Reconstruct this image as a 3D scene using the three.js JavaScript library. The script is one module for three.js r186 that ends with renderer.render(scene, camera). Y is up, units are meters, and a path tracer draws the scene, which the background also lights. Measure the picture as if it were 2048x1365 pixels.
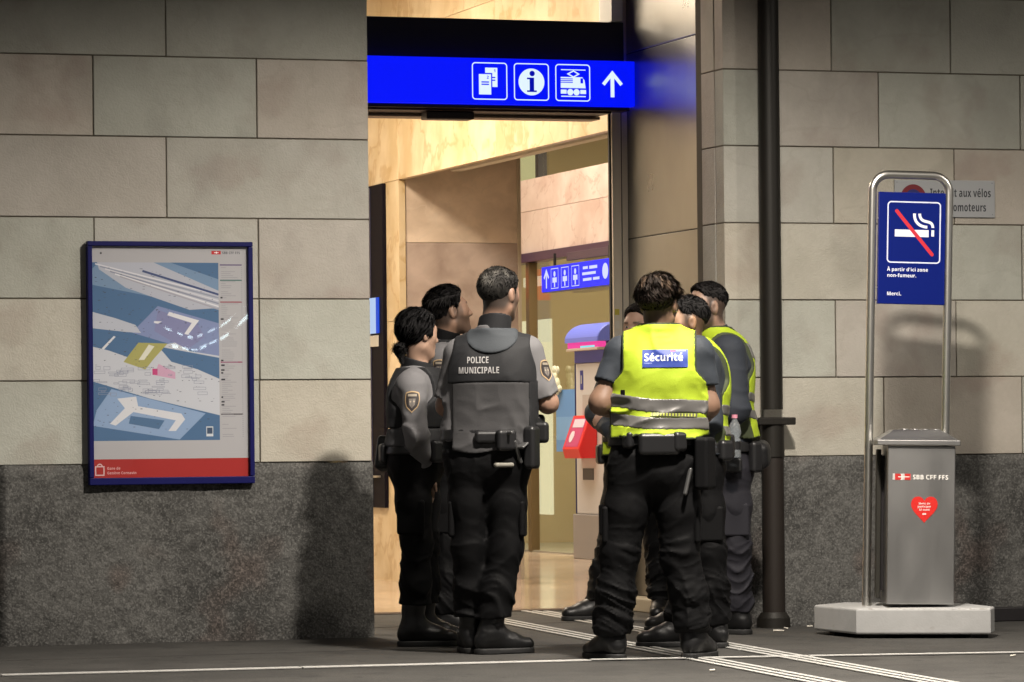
import * as THREE from 'three';
import { RoundedBoxGeometry } from 'three/addons/geometries/RoundedBoxGeometry.js';
import { mergeGeometries } from 'three/addons/utils/BufferGeometryUtils.js';
import { RectAreaLightUniformsLib } from 'three/addons/lights/RectAreaLightUniformsLib.js';

// ------------------------------------------------------------------ camera
const scene = new THREE.Scene();
const YAW = Math.atan(0.33);
const CAM = new THREE.Vector3(-5.596, 1.0, 19.214);
const camera = new THREE.PerspectiveCamera(2 * Math.atan(881 / 7800) * 180 / Math.PI, 1024 / 682, 0.1, 300);
camera.position.copy(CAM);
camera.rotation.order = 'YXZ';
camera.rotation.set(0, -YAW, -0.01);
camera.setViewOffset(2645.8, 1762, 298.9, 0, 2048, 1364);
scene.add(camera);

// ------------------------------------------------------------------ night sky, moon, exposure
{
  const W = 64, Hh = 32, d = new Float32Array(W * Hh * 4);
  for (let j = 0; j < Hh; j++) for (let i = 0; i < W; i++) {
    const e = (j + 0.5) / Hh * 2 - 1, g = Math.exp(-Math.abs(e) * 3.2), o = (j * W + i) * 4;
    d[o] = 0.02 + 0.12 * g; d[o + 1] = 0.022 + 0.112 * g; d[o + 2] = 0.028 + 0.098 * g; d[o + 3] = 1;
  }
  const t = new THREE.DataTexture(d, W, Hh, THREE.RGBAFormat, THREE.FloatType);
  t.mapping = THREE.EquirectangularReflectionMapping; t.magFilter = t.minFilter = THREE.LinearFilter; t.needsUpdate = true;
  scene.background = t; scene.environment = t;
}
const moon = new THREE.DirectionalLight(0xfff0dc, 0.03);
moon.position.set(-12, 20, 16); moon.castShadow = true; moon.shadow.radius = 20;
moon.shadow.camera.left = -8; moon.shadow.camera.right = 8; moon.shadow.camera.top = 8; moon.shadow.camera.bottom = -8; moon.shadow.camera.far = 60;
scene.add(moon);
const EXPOSURE = 1.0;

// large area lights: canopy lamp and hall ceiling lamps (their fittings are built with the canopy and the hall)
RectAreaLightUniformsLib.init();
function areaLight(color, L, w, h, pos, dir) {
  const l = new THREE.RectAreaLight(color, L, w, h);
  l.position.set(...pos); l.lookAt(pos[0] + dir[0], pos[1] + dir[1], pos[2] + dir[2]);
  scene.add(l); return l;
}
const LAMPS = [[0.55, 4.42, 4.6, 0.27, 2480, 'second canopy lamp from the wall, in front of the doorway'], [0.95, 4.42, 2.75, 0.3, 300, 'canopy lamp nearest the doorway'], [5.6, 4.42, 4.85, 0.3, 620, 'right canopy lamp beyond the stand'], [-5.6, 4.42, 4.85, 0.3, 120, 'left canopy lamp beyond the map board']];
for (const [x, y, z, w, L] of LAMPS) areaLight(0xfff5e8, L, w, w, [x, y, z], [0, -1, 0.001]);
const HALL = [[0.2, 4.3, -4.8, 0.9, 3.0, 39, 0xffecd2, 'warm ceiling light of the entrance hall'], [3.7, 4.72, -11.2, 2.2, 5.0, 7.2, 0xfff3e6, 'wide ceiling light deeper in the hall'], [7.0, 3.88, -12.2, 2, 4, 6, 0xffedbb, 'ceiling light of the room behind the glass']];
for (const [x, y, z, w, l, L, c] of HALL) areaLight(c, L, w, l, [x, y, z], [0, -1, 0.001]);

const renderer = new THREE.WebGLRenderer({ antialias: true });
renderer.setSize(1024, 682);
renderer.toneMapping = THREE.LinearToneMapping;
renderer.toneMappingExposure = EXPOSURE;
renderer.shadowMap.enabled = true;

// ------------------------------------------------------------------ helpers
let seed = 7;
function rnd() { seed = (seed * 1664525 + 1013904223) >>> 0; return seed / 4294967296; }
const R = (a, b) => a + (b - a) * rnd();
const used = {};
function numbered(n) { const k = used[n] = (used[n] === undefined ? 0 : used[n] + 1); return k ? n + '_' + String(k).padStart(3, '0') : n; }
function group(name, pos = [0, 0, 0], label, category, grp, kind) {
  const g = new THREE.Group(); g.name = numbered(name); g.position.set(...pos); scene.add(g);
  if (label) g.userData.label = label;
  if (category) g.userData.category = category;
  if (grp) g.userData.group = grp;
  if (kind) g.userData.kind = kind;
  return g;
}
function mesh(name, geo, mat, parent) {
  const m = new THREE.Mesh(geo, mat); m.name = parent === scene ? numbered(name) : name;
  m.castShadow = m.receiveShadow = true; parent.add(m); return m;
}
function tag(o, label, category, grp, kind) {
  if (label) o.userData.label = label; if (category) o.userData.category = category;
  if (grp) o.userData.group = grp; if (kind) o.userData.kind = kind; return o;
}
function box(w, h, d, x, y, z, r = 0) {
  const g = r ? new RoundedBoxGeometry(w, h, d, 2, r) : new THREE.BoxGeometry(w, h, d);
  g.translate(x, y, z); return g;
}
// box given by two corners, uv in metres
function slab(x0, y0, z0, x1, y1, z1, r = 0, ou = 0, ov = 0) {
  const g = box(x1 - x0, y1 - y0, z1 - z0, (x0 + x1) / 2, (y0 + y1) / 2, (z0 + z1) / 2, r);
  metreUV(g, ou, ov); return g;
}
function metreUV(g, ou = 0, ov = 0, s = 1) {
  const p = g.attributes.position, n = g.attributes.normal, uv = new Float32Array(p.count * 2);
  for (let i = 0; i < p.count; i++) {
    const ax = Math.abs(n.getX(i)), ay = Math.abs(n.getY(i)), az = Math.abs(n.getZ(i));
    let u, v;
    if (ay > ax && ay > az) { u = p.getX(i); v = p.getZ(i); } else if (ax > az) { u = p.getZ(i); v = p.getY(i); } else { u = p.getX(i); v = p.getY(i); }
    uv[2 * i] = u * s + ou; uv[2 * i + 1] = v * s + ov;
  }
  g.setAttribute('uv', new THREE.BufferAttribute(uv, 2)); return g;
}
function merge(list) {
  return mergeGeometries(list.map(g => {
    const q = g.index ? g.toNonIndexed() : g.clone();
    for (const k of Object.keys(q.attributes)) if (!['position', 'normal', 'uv'].includes(k)) q.deleteAttribute(k);
    return q;
  }));
}
function tube(pts, r, seg = 60, rad = 10, closed = false, tension = 0.5) {
  return new THREE.TubeGeometry(new THREE.CatmullRomCurve3(pts.map(p => new THREE.Vector3(...p)), closed, 'catmullrom', tension), seg, r, rad, closed);
}
function cyl(r0, r1, h, x, y, z, n = 32) { const g = new THREE.CylinderGeometry(r1, r0, h, n); g.translate(x, y, z); return g; }

// periodic value noise
function hash(x, y, z, s) { let h = Math.imul(x, 374761393) ^ Math.imul(y, 668265263) ^ Math.imul(z, 2147483647 - 1013) ^ Math.imul(s, 974634777); h = Math.imul(h ^ (h >>> 13), 1274126177); return ((h ^ (h >>> 16)) >>> 0) / 4294967296; }
const sm = t => t * t * (3 - 2 * t);
function pnoise(u, v, n, m, s) {           // u,v in 0..1, n x m cells, tiles
  const x = u * n, y = v * m, xi = Math.floor(x), yi = Math.floor(y), fx = sm(x - xi), fy = sm(y - yi);
  const X0 = ((xi % n) + n) % n, X1 = (X0 + 1) % n, Y0 = ((yi % m) + m) % m, Y1 = (Y0 + 1) % m;
  const a = hash(X0, Y0, 0, s), b = hash(X1, Y0, 0, s), c = hash(X0, Y1, 0, s), d = hash(X1, Y1, 0, s);
  return a + (b - a) * fx + (c - a) * fy + (a - b - c + d) * fx * fy;
}
function fbm(u, v, n, m, s, oct = 5, g = 0.5) { let t = 0, a = 1, w = 0; for (let i = 0; i < oct; i++) { t += a * pnoise(u, v, n << i, m << i, s + i); w += a; a *= g; } return t / w; }
function noise3(x, y, z, s = 0) {
  const xi = Math.floor(x), yi = Math.floor(y), zi = Math.floor(z), fx = sm(x - xi), fy = sm(y - yi), fz = sm(z - zi);
  const L = (a, b, t) => a + (b - a) * t;
  return L(L(L(hash(xi, yi, zi, s), hash(xi + 1, yi, zi, s), fx), L(hash(xi, yi + 1, zi, s), hash(xi + 1, yi + 1, zi, s), fx), fy),
    L(L(hash(xi, yi, zi + 1, s), hash(xi + 1, yi, zi + 1, s), fx), L(hash(xi, yi + 1, zi + 1, s), hash(xi + 1, yi + 1, zi + 1, s), fx), fy), fz);
}
const clamp = (x, a = 0, b = 1) => Math.min(b, Math.max(a, x));
const step = (a, b, x) => sm(clamp((x - a) / (b - a)));
// colour texture from fn(u,v) -> linear rgb ; grey texture from fn -> value
function colorTex(N, fn, size = 1) {
  const d = new Uint8Array(N * N * 4);
  for (let j = 0; j < N; j++) for (let i = 0; i < N; i++) {
    const c = fn(i / N, j / N), o = (j * N + i) * 4;
    for (let k = 0; k < 3; k++) { const x = clamp(c[k]); d[o + k] = 255 * (x <= 0.0031308 ? 12.92 * x : 1.055 * Math.pow(x, 1 / 2.4) - 0.055); }
    d[o + 3] = 255;
  }
  const t = new THREE.DataTexture(d, N, N); t.colorSpace = THREE.SRGBColorSpace; return texSet(t, size);
}
function greyTex(N, fn, size = 1) {
  const d = new Uint8Array(N * N * 4);
  for (let j = 0; j < N; j++) for (let i = 0; i < N; i++) { const x = 255 * clamp(fn(i / N, j / N)), o = (j * N + i) * 4; d[o] = d[o + 1] = d[o + 2] = x; d[o + 3] = 255; }
  return texSet(new THREE.DataTexture(d, N, N), size);
}
function texSet(t, size) {
  t.wrapS = t.wrapT = THREE.RepeatWrapping; t.magFilter = THREE.LinearFilter; t.minFilter = THREE.LinearMipmapLinearFilter; t.generateMipmaps = true;
  t.repeat.set(1 / size, 1 / size); t.needsUpdate = true; return t;
}
function canvasTex(w, h, draw) {
  const c = document.createElement('canvas'); c.width = w; c.height = h; draw(c.getContext('2d'), w, h);
  const t = new THREE.CanvasTexture(c); t.colorSpace = THREE.SRGBColorSpace; t.anisotropy = 8; return t;
}
const mix3 = (a, b, t) => [a[0] + (b[0] - a[0]) * t, a[1] + (b[1] - a[1]) * t, a[2] + (b[2] - a[2]) * t];
const std = (c, rough = 0.7, metal = 0, o = {}) => new THREE.MeshStandardMaterial({ color: new THREE.Color().setRGB(...c), roughness: rough, metalness: metal, ...o });

// ------------------------------------------------------------------ materials
const limeMap = colorTex(512, (u, v) => {
  const a = fbm(u, v, 3, 3, 11), b = fbm(u + 0.3 * a, v, 9, 9, 21), c = fbm(u, v, 90, 90, 31, 2), s = step(0.56, 0.8, fbm(u, v, 6, 6, 41)), vein = step(0.035, 0.0, Math.abs(fbm(u + 0.1 * b, v, 4, 7, 51, 4) - 0.5)) * step(0.5, 0.65, a);
  let k = mix3([0.365, 0.35, 0.302], [0.48, 0.466, 0.415], clamp(0.5 + 1.4 * (a - 0.5) + 0.7 * (b - 0.5) + 0.25 * (c - 0.5)));
  k = mix3(k, [0.34, 0.285, 0.245], 0.5 * s); k = mix3(k, [0.28, 0.25, 0.2], 0.14 * vein); k = mix3(k, [0.25, 0.235, 0.205], 0.32 * step(0.52, 0.78, fbm(u + 0.08 * b, v + 0.1 * a, 7, 4, 45, 5)));; return k;
}, 1.7);
const limeBump = greyTex(512, (u, v) => 0.6 * fbm(u, v, 20, 20, 61, 4) + 0.4 * pnoise(u, v, 200, 200, 62), 1.1);
const LIME_TINTS = [[1, 1, 1], [0.95, 0.985, 0.97], [1.04, 1.0, 0.94], [0.99, 0.95, 0.95], [0.88, 0.9, 0.88], [1.08, 1.06, 1.02], [1.03, 0.965, 0.94]];
const limeMats = LIME_TINTS.map(t => std(t, 0.72, 0, { map: limeMap, bumpMap: limeBump, bumpScale: 0.003 }));
const graniteMap = colorTex(1024, (u, v) => {
  const w = 0.012 * fbm(u, v, 20, 20, 3, 3), w2 = 0.012 * fbm(u, v, 22, 22, 8, 3);
  const a = fbm(u, v, 3, 3, 12), b = fbm(u + w, v - w2, 34, 34, 13, 4, 0.7), c = pnoise(u, v, 240, 240, 14), f = step(0.62, 0.78, pnoise(u + w, v + 2 * w2, 150, 190, 15)), f2 = step(0.64, 0.8, pnoise(u - 2 * w, v + w2, 200, 140, 18)), dk = step(0.28, 0.14, pnoise(u - w, v + w2, 140, 160, 16)), pk = step(0.56, 0.72, fbm(u, v, 4, 4, 17, 3));
  let k = mix3([0.038, 0.037, 0.0345], [0.112, 0.11, 0.103], clamp(0.48 + 1.15 * (b - 0.5) + 1.9 * (a - 0.5) + 0.45 * (c - 0.5)));
  k = mix3(k, [0.22, 0.216, 0.204], 0.36 * Math.max(f, f2) * (0.5 + 0.8 * c)); k = mix3(k, [0.024, 0.0235, 0.022], 0.5 * dk); k = mix3(k, [k[0] * 1.15, k[1] * 0.86, k[2] * 0.78], 0.6 * pk); return k;
}, 1.35);
const graniteBump = greyTex(512, (u, v) => 0.55 * fbm(u, v, 24, 24, 71, 4, 0.6) + 0.25 * pnoise(u, v, 60, 60, 72) + 0.2 * pnoise(u, v, 130, 130, 73), 0.8);
const graniteMat = std([1, 1, 1], 0.85, 0, { map: graniteMap, bumpMap: graniteBump, bumpScale: 0.006 });
const mortarMat = std([0.12, 0.105, 0.08], 0.95);
const asphaltMap = colorTex(1024, (u, v) => {
  const a = fbm(u, v, 4, 4, 101), b = fbm(u, v, 17, 17, 102, 4), c = pnoise(u, v, 420, 420, 103), sp = step(0.86, 0.95, pnoise(u, v, 300, 300, 104));
  let k = mix3([0.027, 0.0255, 0.023], [0.05, 0.0475, 0.043], clamp(0.5 + 1.5 * (a - 0.5) + 0.9 * (b - 0.5) + 0.7 * (c - 0.5)));
  k = mix3(k, [0.12, 0.115, 0.105], 0.3 * sp); const gum = step(0.85, 0.9, pnoise(u, v, 38, 38, 105)), st = step(0.6, 0.75, fbm(u, v, 6, 6, 106, 4)); k = mix3(k, [0.014, 0.013, 0.012], 0.55 * gum); return mix3(k, [0.022, 0.021, 0.019], 0.5 * st);
}, 2.6);
const asphaltBump = greyTex(512, (u, v) => 0.5 * pnoise(u, v, 160, 160, 111) + 0.5 * fbm(u, v, 50, 50, 112, 3), 0.9);
const asphaltMat = std([1, 1, 1], 0.82, 0, { map: asphaltMap, bumpMap: asphaltBump, bumpScale: 0.004 });
const travMap = colorTex(512, (u, v) => {
  const a = fbm(u, v, 3, 4, 121), b = fbm(u + 0.25 * a, v + 0.2 * a, 10, 7, 122), vn = step(0.05, 0, Math.abs(fbm(u + 0.2 * b, v, 6, 5, 123, 4) - 0.52));
  let k = mix3([0.56, 0.43, 0.25], [0.72, 0.6, 0.42], clamp(0.5 + 1.5 * (a - 0.5) + 1.6 * (b - 0.5)));
  return mix3(k, [0.42, 0.26, 0.1], 0.5 * vn);
}, 1.6);
const travMat = [1, 0.94, 1.04].map(k => std([k, k, k], 0.35, 0, { map: travMap }));
const pinkMap = colorTex(512, (u, v) => {
  const a = fbm(u, v, 3, 3, 131), b = fbm(u + 0.3 * a, v + 0.2 * a, 8, 10, 132), vn = step(0.028, 0, Math.abs(fbm(u + 0.25 * b, v + 0.1 * b, 5, 6, 133, 5) - 0.5));
  let k = mix3([0.5, 0.345, 0.28], [0.68, 0.54, 0.46], clamp(0.5 + 1.2 * (a - 0.5) + 1.1 * (b - 0.5)));
  return mix3(k, [0.36, 0.2, 0.15], 0.45 * vn);
}, 1.5);
const pinkMat = [1, 0.96].map(k => std([k, k, k], 0.3, 0, { map: pinkMap }));
const brownMap = colorTex(512, (u, v) => {
  const a = fbm(u, v, 3, 3, 141), b = fbm(u + 0.35 * a, v + 0.2 * a, 7, 9, 142), vn = step(0.03, 0, Math.abs(fbm(u + 0.3 * b, v + 0.2 * b, 6, 6, 143, 5) - 0.52));
  let k = mix3([0.3, 0.24, 0.2], [0.5, 0.42, 0.365], clamp(0.5 + 1.5 * (a - 0.5) + 1.5 * (b - 0.5)));
  return mix3(k, [0.42, 0.37, 0.33], 0.4 * vn);
}, 1.3);
const brownMat = std([1.4, 1.38, 1.3], 0.3, 0, { map: brownMap }), pierPink = std([1.0, 0.97, 1.0], 0.3, 0, { map: brownMap });
const hallFloorMap = colorTex(512, (u, v) => {
  const a = fbm(u, v, 3, 5, 151), b = fbm(u, v, 10, 16, 152);
  return mix3([0.42, 0.31, 0.22], [0.6, 0.48, 0.37], clamp(0.5 + 1.4 * (a - 0.5) + 1.0 * (b - 0.5)));
}, 1.7);
const hallFloorMats = [0.82, 0.95, 1.05].map(k => std([k, k, k], 0.13, 0, { map: hallFloorMap }));
const brushed = greyTex(512, (u, v) => 0.2 + 0.32 * fbm(u, v, 4, 2, 161, 3) + 0.025 * pnoise(u, v, 300, 4, 162), 1.1);
const steelMat = std([0.42, 0.416, 0.41], 1.0, 1, { roughnessMap: brushed });
const tubeSteel = std([0.78, 0.76, 0.71], 0.32, 1);
const jambMap = colorTex(512, (u, v) => { const a = fbm(u, v, 3, 3, 171), b = fbm(u, v, 12, 4, 172); return mix3([0.29, 0.283, 0.262], [0.35, 0.343, 0.322], clamp(0.5 + 1.9 * (a - 0.5) + 0.6 * (b - 0.5))); }, 1.9);
const jambRough = greyTex(256, (u, v) => 0.25 + 0.12 * fbm(u, v, 4, 4, 181, 4), 1.3);
const jambMat = std([1, 1, 1], 1, 0.85, { map: jambMap, roughnessMap: jambRough });
const frameMetal = std([0.62, 0.55, 0.46], 0.5, 0);
const blackMat = std([0.006, 0.006, 0.006], 0.6);
const darkMat = std([0.014, 0.012, 0.013], 0.45);
const rubberMat = std([0.012, 0.012, 0.012], 0.7);
const whitePaint = std([0.4, 0.395, 0.375], 0.6);
// ------------------------------------------------------------------ ground
{
  const g = new THREE.PlaneGeometry(400, 400, 1, 1); g.rotateX(-Math.PI / 2); metreUV(g);
  const pv = tag(mesh('pavement', g, asphaltMat, scene), null, null, null, 'structure');
  // tactile guide strips: two bands of three raised ribs, each rib laid in lengths
  const ribGeo = {};
  for (const [x0, slope] of [[1.43, -0.094], [0.985, -0.089]]) for (let k = -1; k <= 1; k++) {
    let z = -2.42 + 0.05 * (k + 1);
    while (z < 9) {
      const len = R(0.9, 1.25), key = len.toFixed(1), a = Math.atan(slope);
      const gg = box(0.03, 0.006, len - 0.012, 0, 0.003, 0, 0.002);
      const m = mesh('tactile_rib', gg, whitePaint, pv);
      const zc = z + len / 2;
      m.position.set(x0 + slope * zc + k * 0.056, 0.001, zc); m.rotation.y = a; z += len;
    }
  }
  // thin white line along the kerb joint
  const pts = [[-9, 2.1], [-2.411, 2.44], [0.25, 2.585], [2.228, 2.967], [9, 3.9]];
  for (let i = 0; i < 4; i++) {
    const [x0, z0] = pts[i], [x1, z1] = pts[i + 1], L = Math.hypot(x1 - x0, z1 - z0);
    const n = Math.max(1, Math.round(L / 1.2));
    for (let j = 0; j < n; j++) {
      const t = (j + 0.5) / n, w = i < 2 ? 0.085 : 0.05;
      const m = mesh('white_line', box(L / n - 0.008, 0.006, w, 0, 0.003, 0, 0.002), whitePaint, pv);
      m.position.set(x0 + (x1 - x0) * t, i === 2 ? 0.0035 : 0.0012, z0 + (z1 - z0) * t); m.rotation.y = -Math.atan2(z1 - z0, x1 - x0);
    }
  }
}
{
  const pv = scene.getObjectByName('pavement'), seam = std([0.022, 0.02, 0.018], 0.9);
  for (const [x0, z0, x1, z1] of [[-0.2, -0.95, 1.9, -1.0], [-6, 1.35, 0.9, 1.2], [3.1, 2.0, 8, 2.5], [-3.2, 2.5, -3.0, 9]]) {
    const pts = [], n = 24; for (let i = 0; i <= n; i++) { const t = i / n; pts.push([x0 + (x1 - x0) * t + 0.02 * (noise3(t * 20, x0, 1, 77) - 0.5), 0.0006, z0 + (z1 - z0) * t + 0.05 * (noise3(t * 9, z0, 3, 78) - 0.5)]); }
    const g = tube(pts, 0.006, 90, 6); g.scale(1, 0.25, 1); mesh('asphalt_seam', g, seam, pv);
  }
}
const crumbMat = std([0.7, 0.66, 0.58], 0.8);
for (const [x, z, l, a, w] of [[2.06, 3.2, 0.05, 0.6, 'largest pale cigarette butt in front of the white concrete base'], [2.13, 0.33, 0.035, 1.4, 'cigarette butt nearest the foot of the dark drainpipe'], [2.32, 0.2, 0.03, 0.2, 'cigarette butt between the drainpipe and the white base'], [2.75, 1.95, 0.035, 2.2, 'cigarette butt just in front of the right end of the white base'], [3.02, 1.75, 0.03, 0.9, 'rightmost cigarette butt, beside the white base'], [2.0, 0.55, 0.045, 2.6, 'cigarette butt left of the white base'], [0.45, 3.6, 0.03, 0.4, 'lone cigarette butt on the asphalt nearest the camera']]) {
  const g = new THREE.CapsuleGeometry(0.004, l, 3, 8); g.rotateZ(Math.PI / 2); g.rotateY(a); g.scale(1, 1, 1.6);
  const m = mesh('cigarette_butt', g, crumbMat, scene); m.position.set(x, 0.007, z);
  tag(m, w, 'litter', 'cigarette butts on the asphalt');
}

// ------------------------------------------------------------------ facade walls
const COURSES = [0.9, 1.32, 1.732, 2.14, 2.548, 2.953, 3.362, 3.77, 4.2];
function wallBlocks(parent, xs, row, zf) {       // one course between COURSES[row] and [row+1]; xs joint positions
  const y0 = COURSES[row], y1 = COURSES[row + 1], j = 0.0032;
  for (let i = 0; i + 1 < xs.length; i++) {
    const g = slab(xs[i] + j, y0 + j, zf - 0.12 + R(-0.0015, 0.0015), xs[i + 1] - j, y1 - j, zf + R(-0.0018, 0.0018), 0.0035, R(0, 9), R(0, 9));
    mesh('stone_block', g, limeMats[Math.floor(rnd() * limeMats.length)], parent);
  }
}
// rough granite plinth: a grid pushed in and out
function plinth(x0, x1, top, sidesX) {
  const nx = Math.round((x1 - x0) / 0.02), ny = Math.round(top / 0.02), g = new THREE.PlaneGeometry(x1 - x0, top, nx, ny);
  g.translate((x0 + x1) / 2, top / 2, 0);
  const p = g.attributes.position;
  for (let i = 0; i < p.count; i++) {
    const x = p.getX(i), y = p.getY(i);
    let z = 0.012 + 0.01 * (noise3(x * 4, y * 4, 0, 5) - 0.5) + 0.008 * (noise3(x * 22, y * 22, 0, 6) - 0.5);
    const ex = Math.min(step(0, 0.02, x - x0), step(0, 0.02, x1 - x)), ey = step(0, 0.03, top - y);
    z = z * ex * ey - 0.012 * (1 - ex * ey);
    p.setZ(i, z);
    if (top - y < 0.001) p.setY(i, top + 0.007 + 0.012 * (noise3(x * 5, 1, 2, 9) - 0.4) + 0.006 * (noise3(x * 19, 3, 2, 9) - 0.5));
  }
  g.computeVertexNormals();
  const q = p.clone(); // uv in metres
  const uv = new Float32Array(p.count * 2); for (let i = 0; i < p.count; i++) { uv[2 * i] = q.getX(i); uv[2 * i + 1] = q.getY(i); }
  g.setAttribute('uv', new THREE.BufferAttribute(uv, 2));
  const back = slab(x0 + 0.001, 0, -0.4, x1 - 0.001, top - 0.004, -0.012);
  return merge([g, back]);
}
const wallL = group('station_wall', [0, 0, 0], 'pale stone block wall with grey granite plinth left of the doorway', 'wall');
{
  const L = -4.3, E = -0.012;
  const rows = [
    [L, -3.16, -2.31, -1.45, -0.603, E], [L, -3.6, -2.76, -1.92 - 0.02, -1.07, -0.601, E], [L, -3.1, -2.31, -1.45, -0.601, E], [L, -3.6, -2.76, -1.94, -1.076, E],
    [L, -3.1, -2.3, -1.448, -0.603, E], [L, -3.6, -2.76, -1.94, -1.072, E], [L, -3.1, -2.3, -1.45, -0.6, E], [L, -3.6, -2.76, -1.94, -1.07, E]];
  rows.forEach((xs, r) => wallBlocks(wallL, xs, r, 0));
  mesh('mortar', slab(L, 0.9, -0.4, E - 0.004, 4.2, -0.007), mortarMat, wallL);
  mesh('granite_plinth', plinth(L, -1.95, 0.892), graniteMat, wallL);
  mesh('granite_plinth', plinth(-1.943, -0.004, 0.897), graniteMat, wallL);
  // return into the doorway
  for (let r = 0; r < 8; r++) mesh('stone_block', slab(E - 0.12, COURSES[r] + 0.003, -0.9, E + 0.001, COURSES[r + 1] - 0.003, -0.125, 0.003, r, r * 2), limeMats[r % 7], wallL);
}
const wallR = group('station_wall', [0, 0, 0], 'pale stone block wall with grey granite plinth behind the no-smoking stand', 'wall');
{
  const S = 1.935, E = 6.2;
  const rows = [
    [S, 2.845, 3.66, 4.5, 5.3, E], [S, 2.569, 3.273, 4.1, 4.9, E], [S, 2.19, 2.845, 3.668, 4.5, 5.3, E], [S, 2.565, 3.27, 4.1, 4.9, E],
    [S, 2.19, 2.83, 3.665, 4.5, 5.3, E], [S, 2.56, 3.255, 4.1, 4.9, E], [S, 2.83, 3.66, 4.5, 5.3, E], [S, 2.56, 3.26, 4.1, 4.9, E]];
  rows.forEach((xs, r) => wallBlocks(wallR, xs, r, 0));
  // reveal stones turning into the doorway
  for (let r = 0; r < 8; r++) mesh('stone_block', slab(S - 0.001, COURSES[r] + 0.003, -0.31, S + 0.12, COURSES[r + 1] - 0.003, -0.123, 0.0035, R(0, 5), R(0, 5)), limeMats[(r * 3 + 1) % 7], wallR);
  mesh('mortar', slab(S + 0.004, 0.9, -0.4, E, 4.2, -0.007), mortarMat, wallR);
  mesh('granite_plinth', plinth(1.93, E, 0.897), graniteMat, wallR);
}
// dark cable duct at the foot of the right wall
{
  const d = group('cable_duct', [0, 0, 0], 'black cable duct along the foot of the right wall', 'cable duct');
  mesh('cover', slab(2.98, 0.0, 0.03, 5.6, 0.075, 0.12, 0.006), darkMat, d);
  mesh('upright', slab(3.06, 0.076, 0.03, 3.1, 0.19, 0.09, 0.004), darkMat, d);
}
// canopy roof over the pavement with its lamps
{
  const c = group('canopy', [0, 0, 0], 'dark flat canopy roof above the pavement', 'canopy');
  mesh('soffit', slab(-8, 4.62, -0.6, 9, 4.72, 7.2), std([0.09, 0.085, 0.08], 0.8), c);
  for (let i = 0; i < 7; i++) mesh('beam', slab(-7 + i * 2.4, 4.5, 0.02, -6.88 + i * 2.4, 4.619, 7.1), std([0.06, 0.06, 0.06], 0.6), c);
  const lampGlow = new THREE.MeshStandardMaterial({ color: 0x000000, emissive: new THREE.Color(1, 0.92, 0.78), emissiveIntensity: 4 });
  for (const [x, , z, , , w] of LAMPS) {
    const sk = z < 3 ? 0.22 : x > 4 ? 0.09 : 0.138;
    const l = group('canopy_lamp', [x, 4.44, z], w, 'lamp', 'canopy lamps');
    mesh('housing', new THREE.CylinderGeometry(0.27, 0.28, 0.14, 40).translate(0, 0.1, 0), darkMat, l);
    mesh('skirt', new THREE.CylinderGeometry(0.275, 0.275, sk, 40, 1, true).translate(0, 0.03 - sk / 2, 0), darkMat, l);
    mesh('diffuser', new THREE.CylinderGeometry(0.16, 0.16, 0.012, 32).translate(0, 0.012, 0), lampGlow, l);
    mesh('stem', new THREE.CylinderGeometry(0.02, 0.02, 0.1, 12).translate(0, 0.2, 0), darkMat, l);
  }
}
// wavy lit tube of a shop front across the street: mirrored in the map's glass
{
  const t = group('light_garland', [0, 0, 0], 'wavy white light tube of a shop across the street', 'lamp');
  const gm = new THREE.MeshStandardMaterial({ color: 0x000000, emissive: new THREE.Color(0.75, 0.95, 1), emissiveIntensity: 14 });
  for (let k = 0; k < 2; k++) for (let i = 0; i < 9; i++) {
    if ((i * 7 + k * 3) % 9 === (k ? 7 : 4)) continue;
    const P = s => [6.9 + 2.9 * s + 0.1 * k, 3.02 + 0.75 * s * s - 0.2 * Math.sin(s * 3.1) + 0.03 * Math.sin(s * 17) - 0.4 * k * (1 - 0.5 * s), 36], a = i / 9 + 0.012, b = (i + R(0.45, 0.85)) / 9;
    if (k && i > 6) continue;
    mesh('light_tube', tube([P(a), P((a + b) / 2), P(b)], R(0.022, 0.05), 16, 8), gm, t);
  }
}

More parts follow.
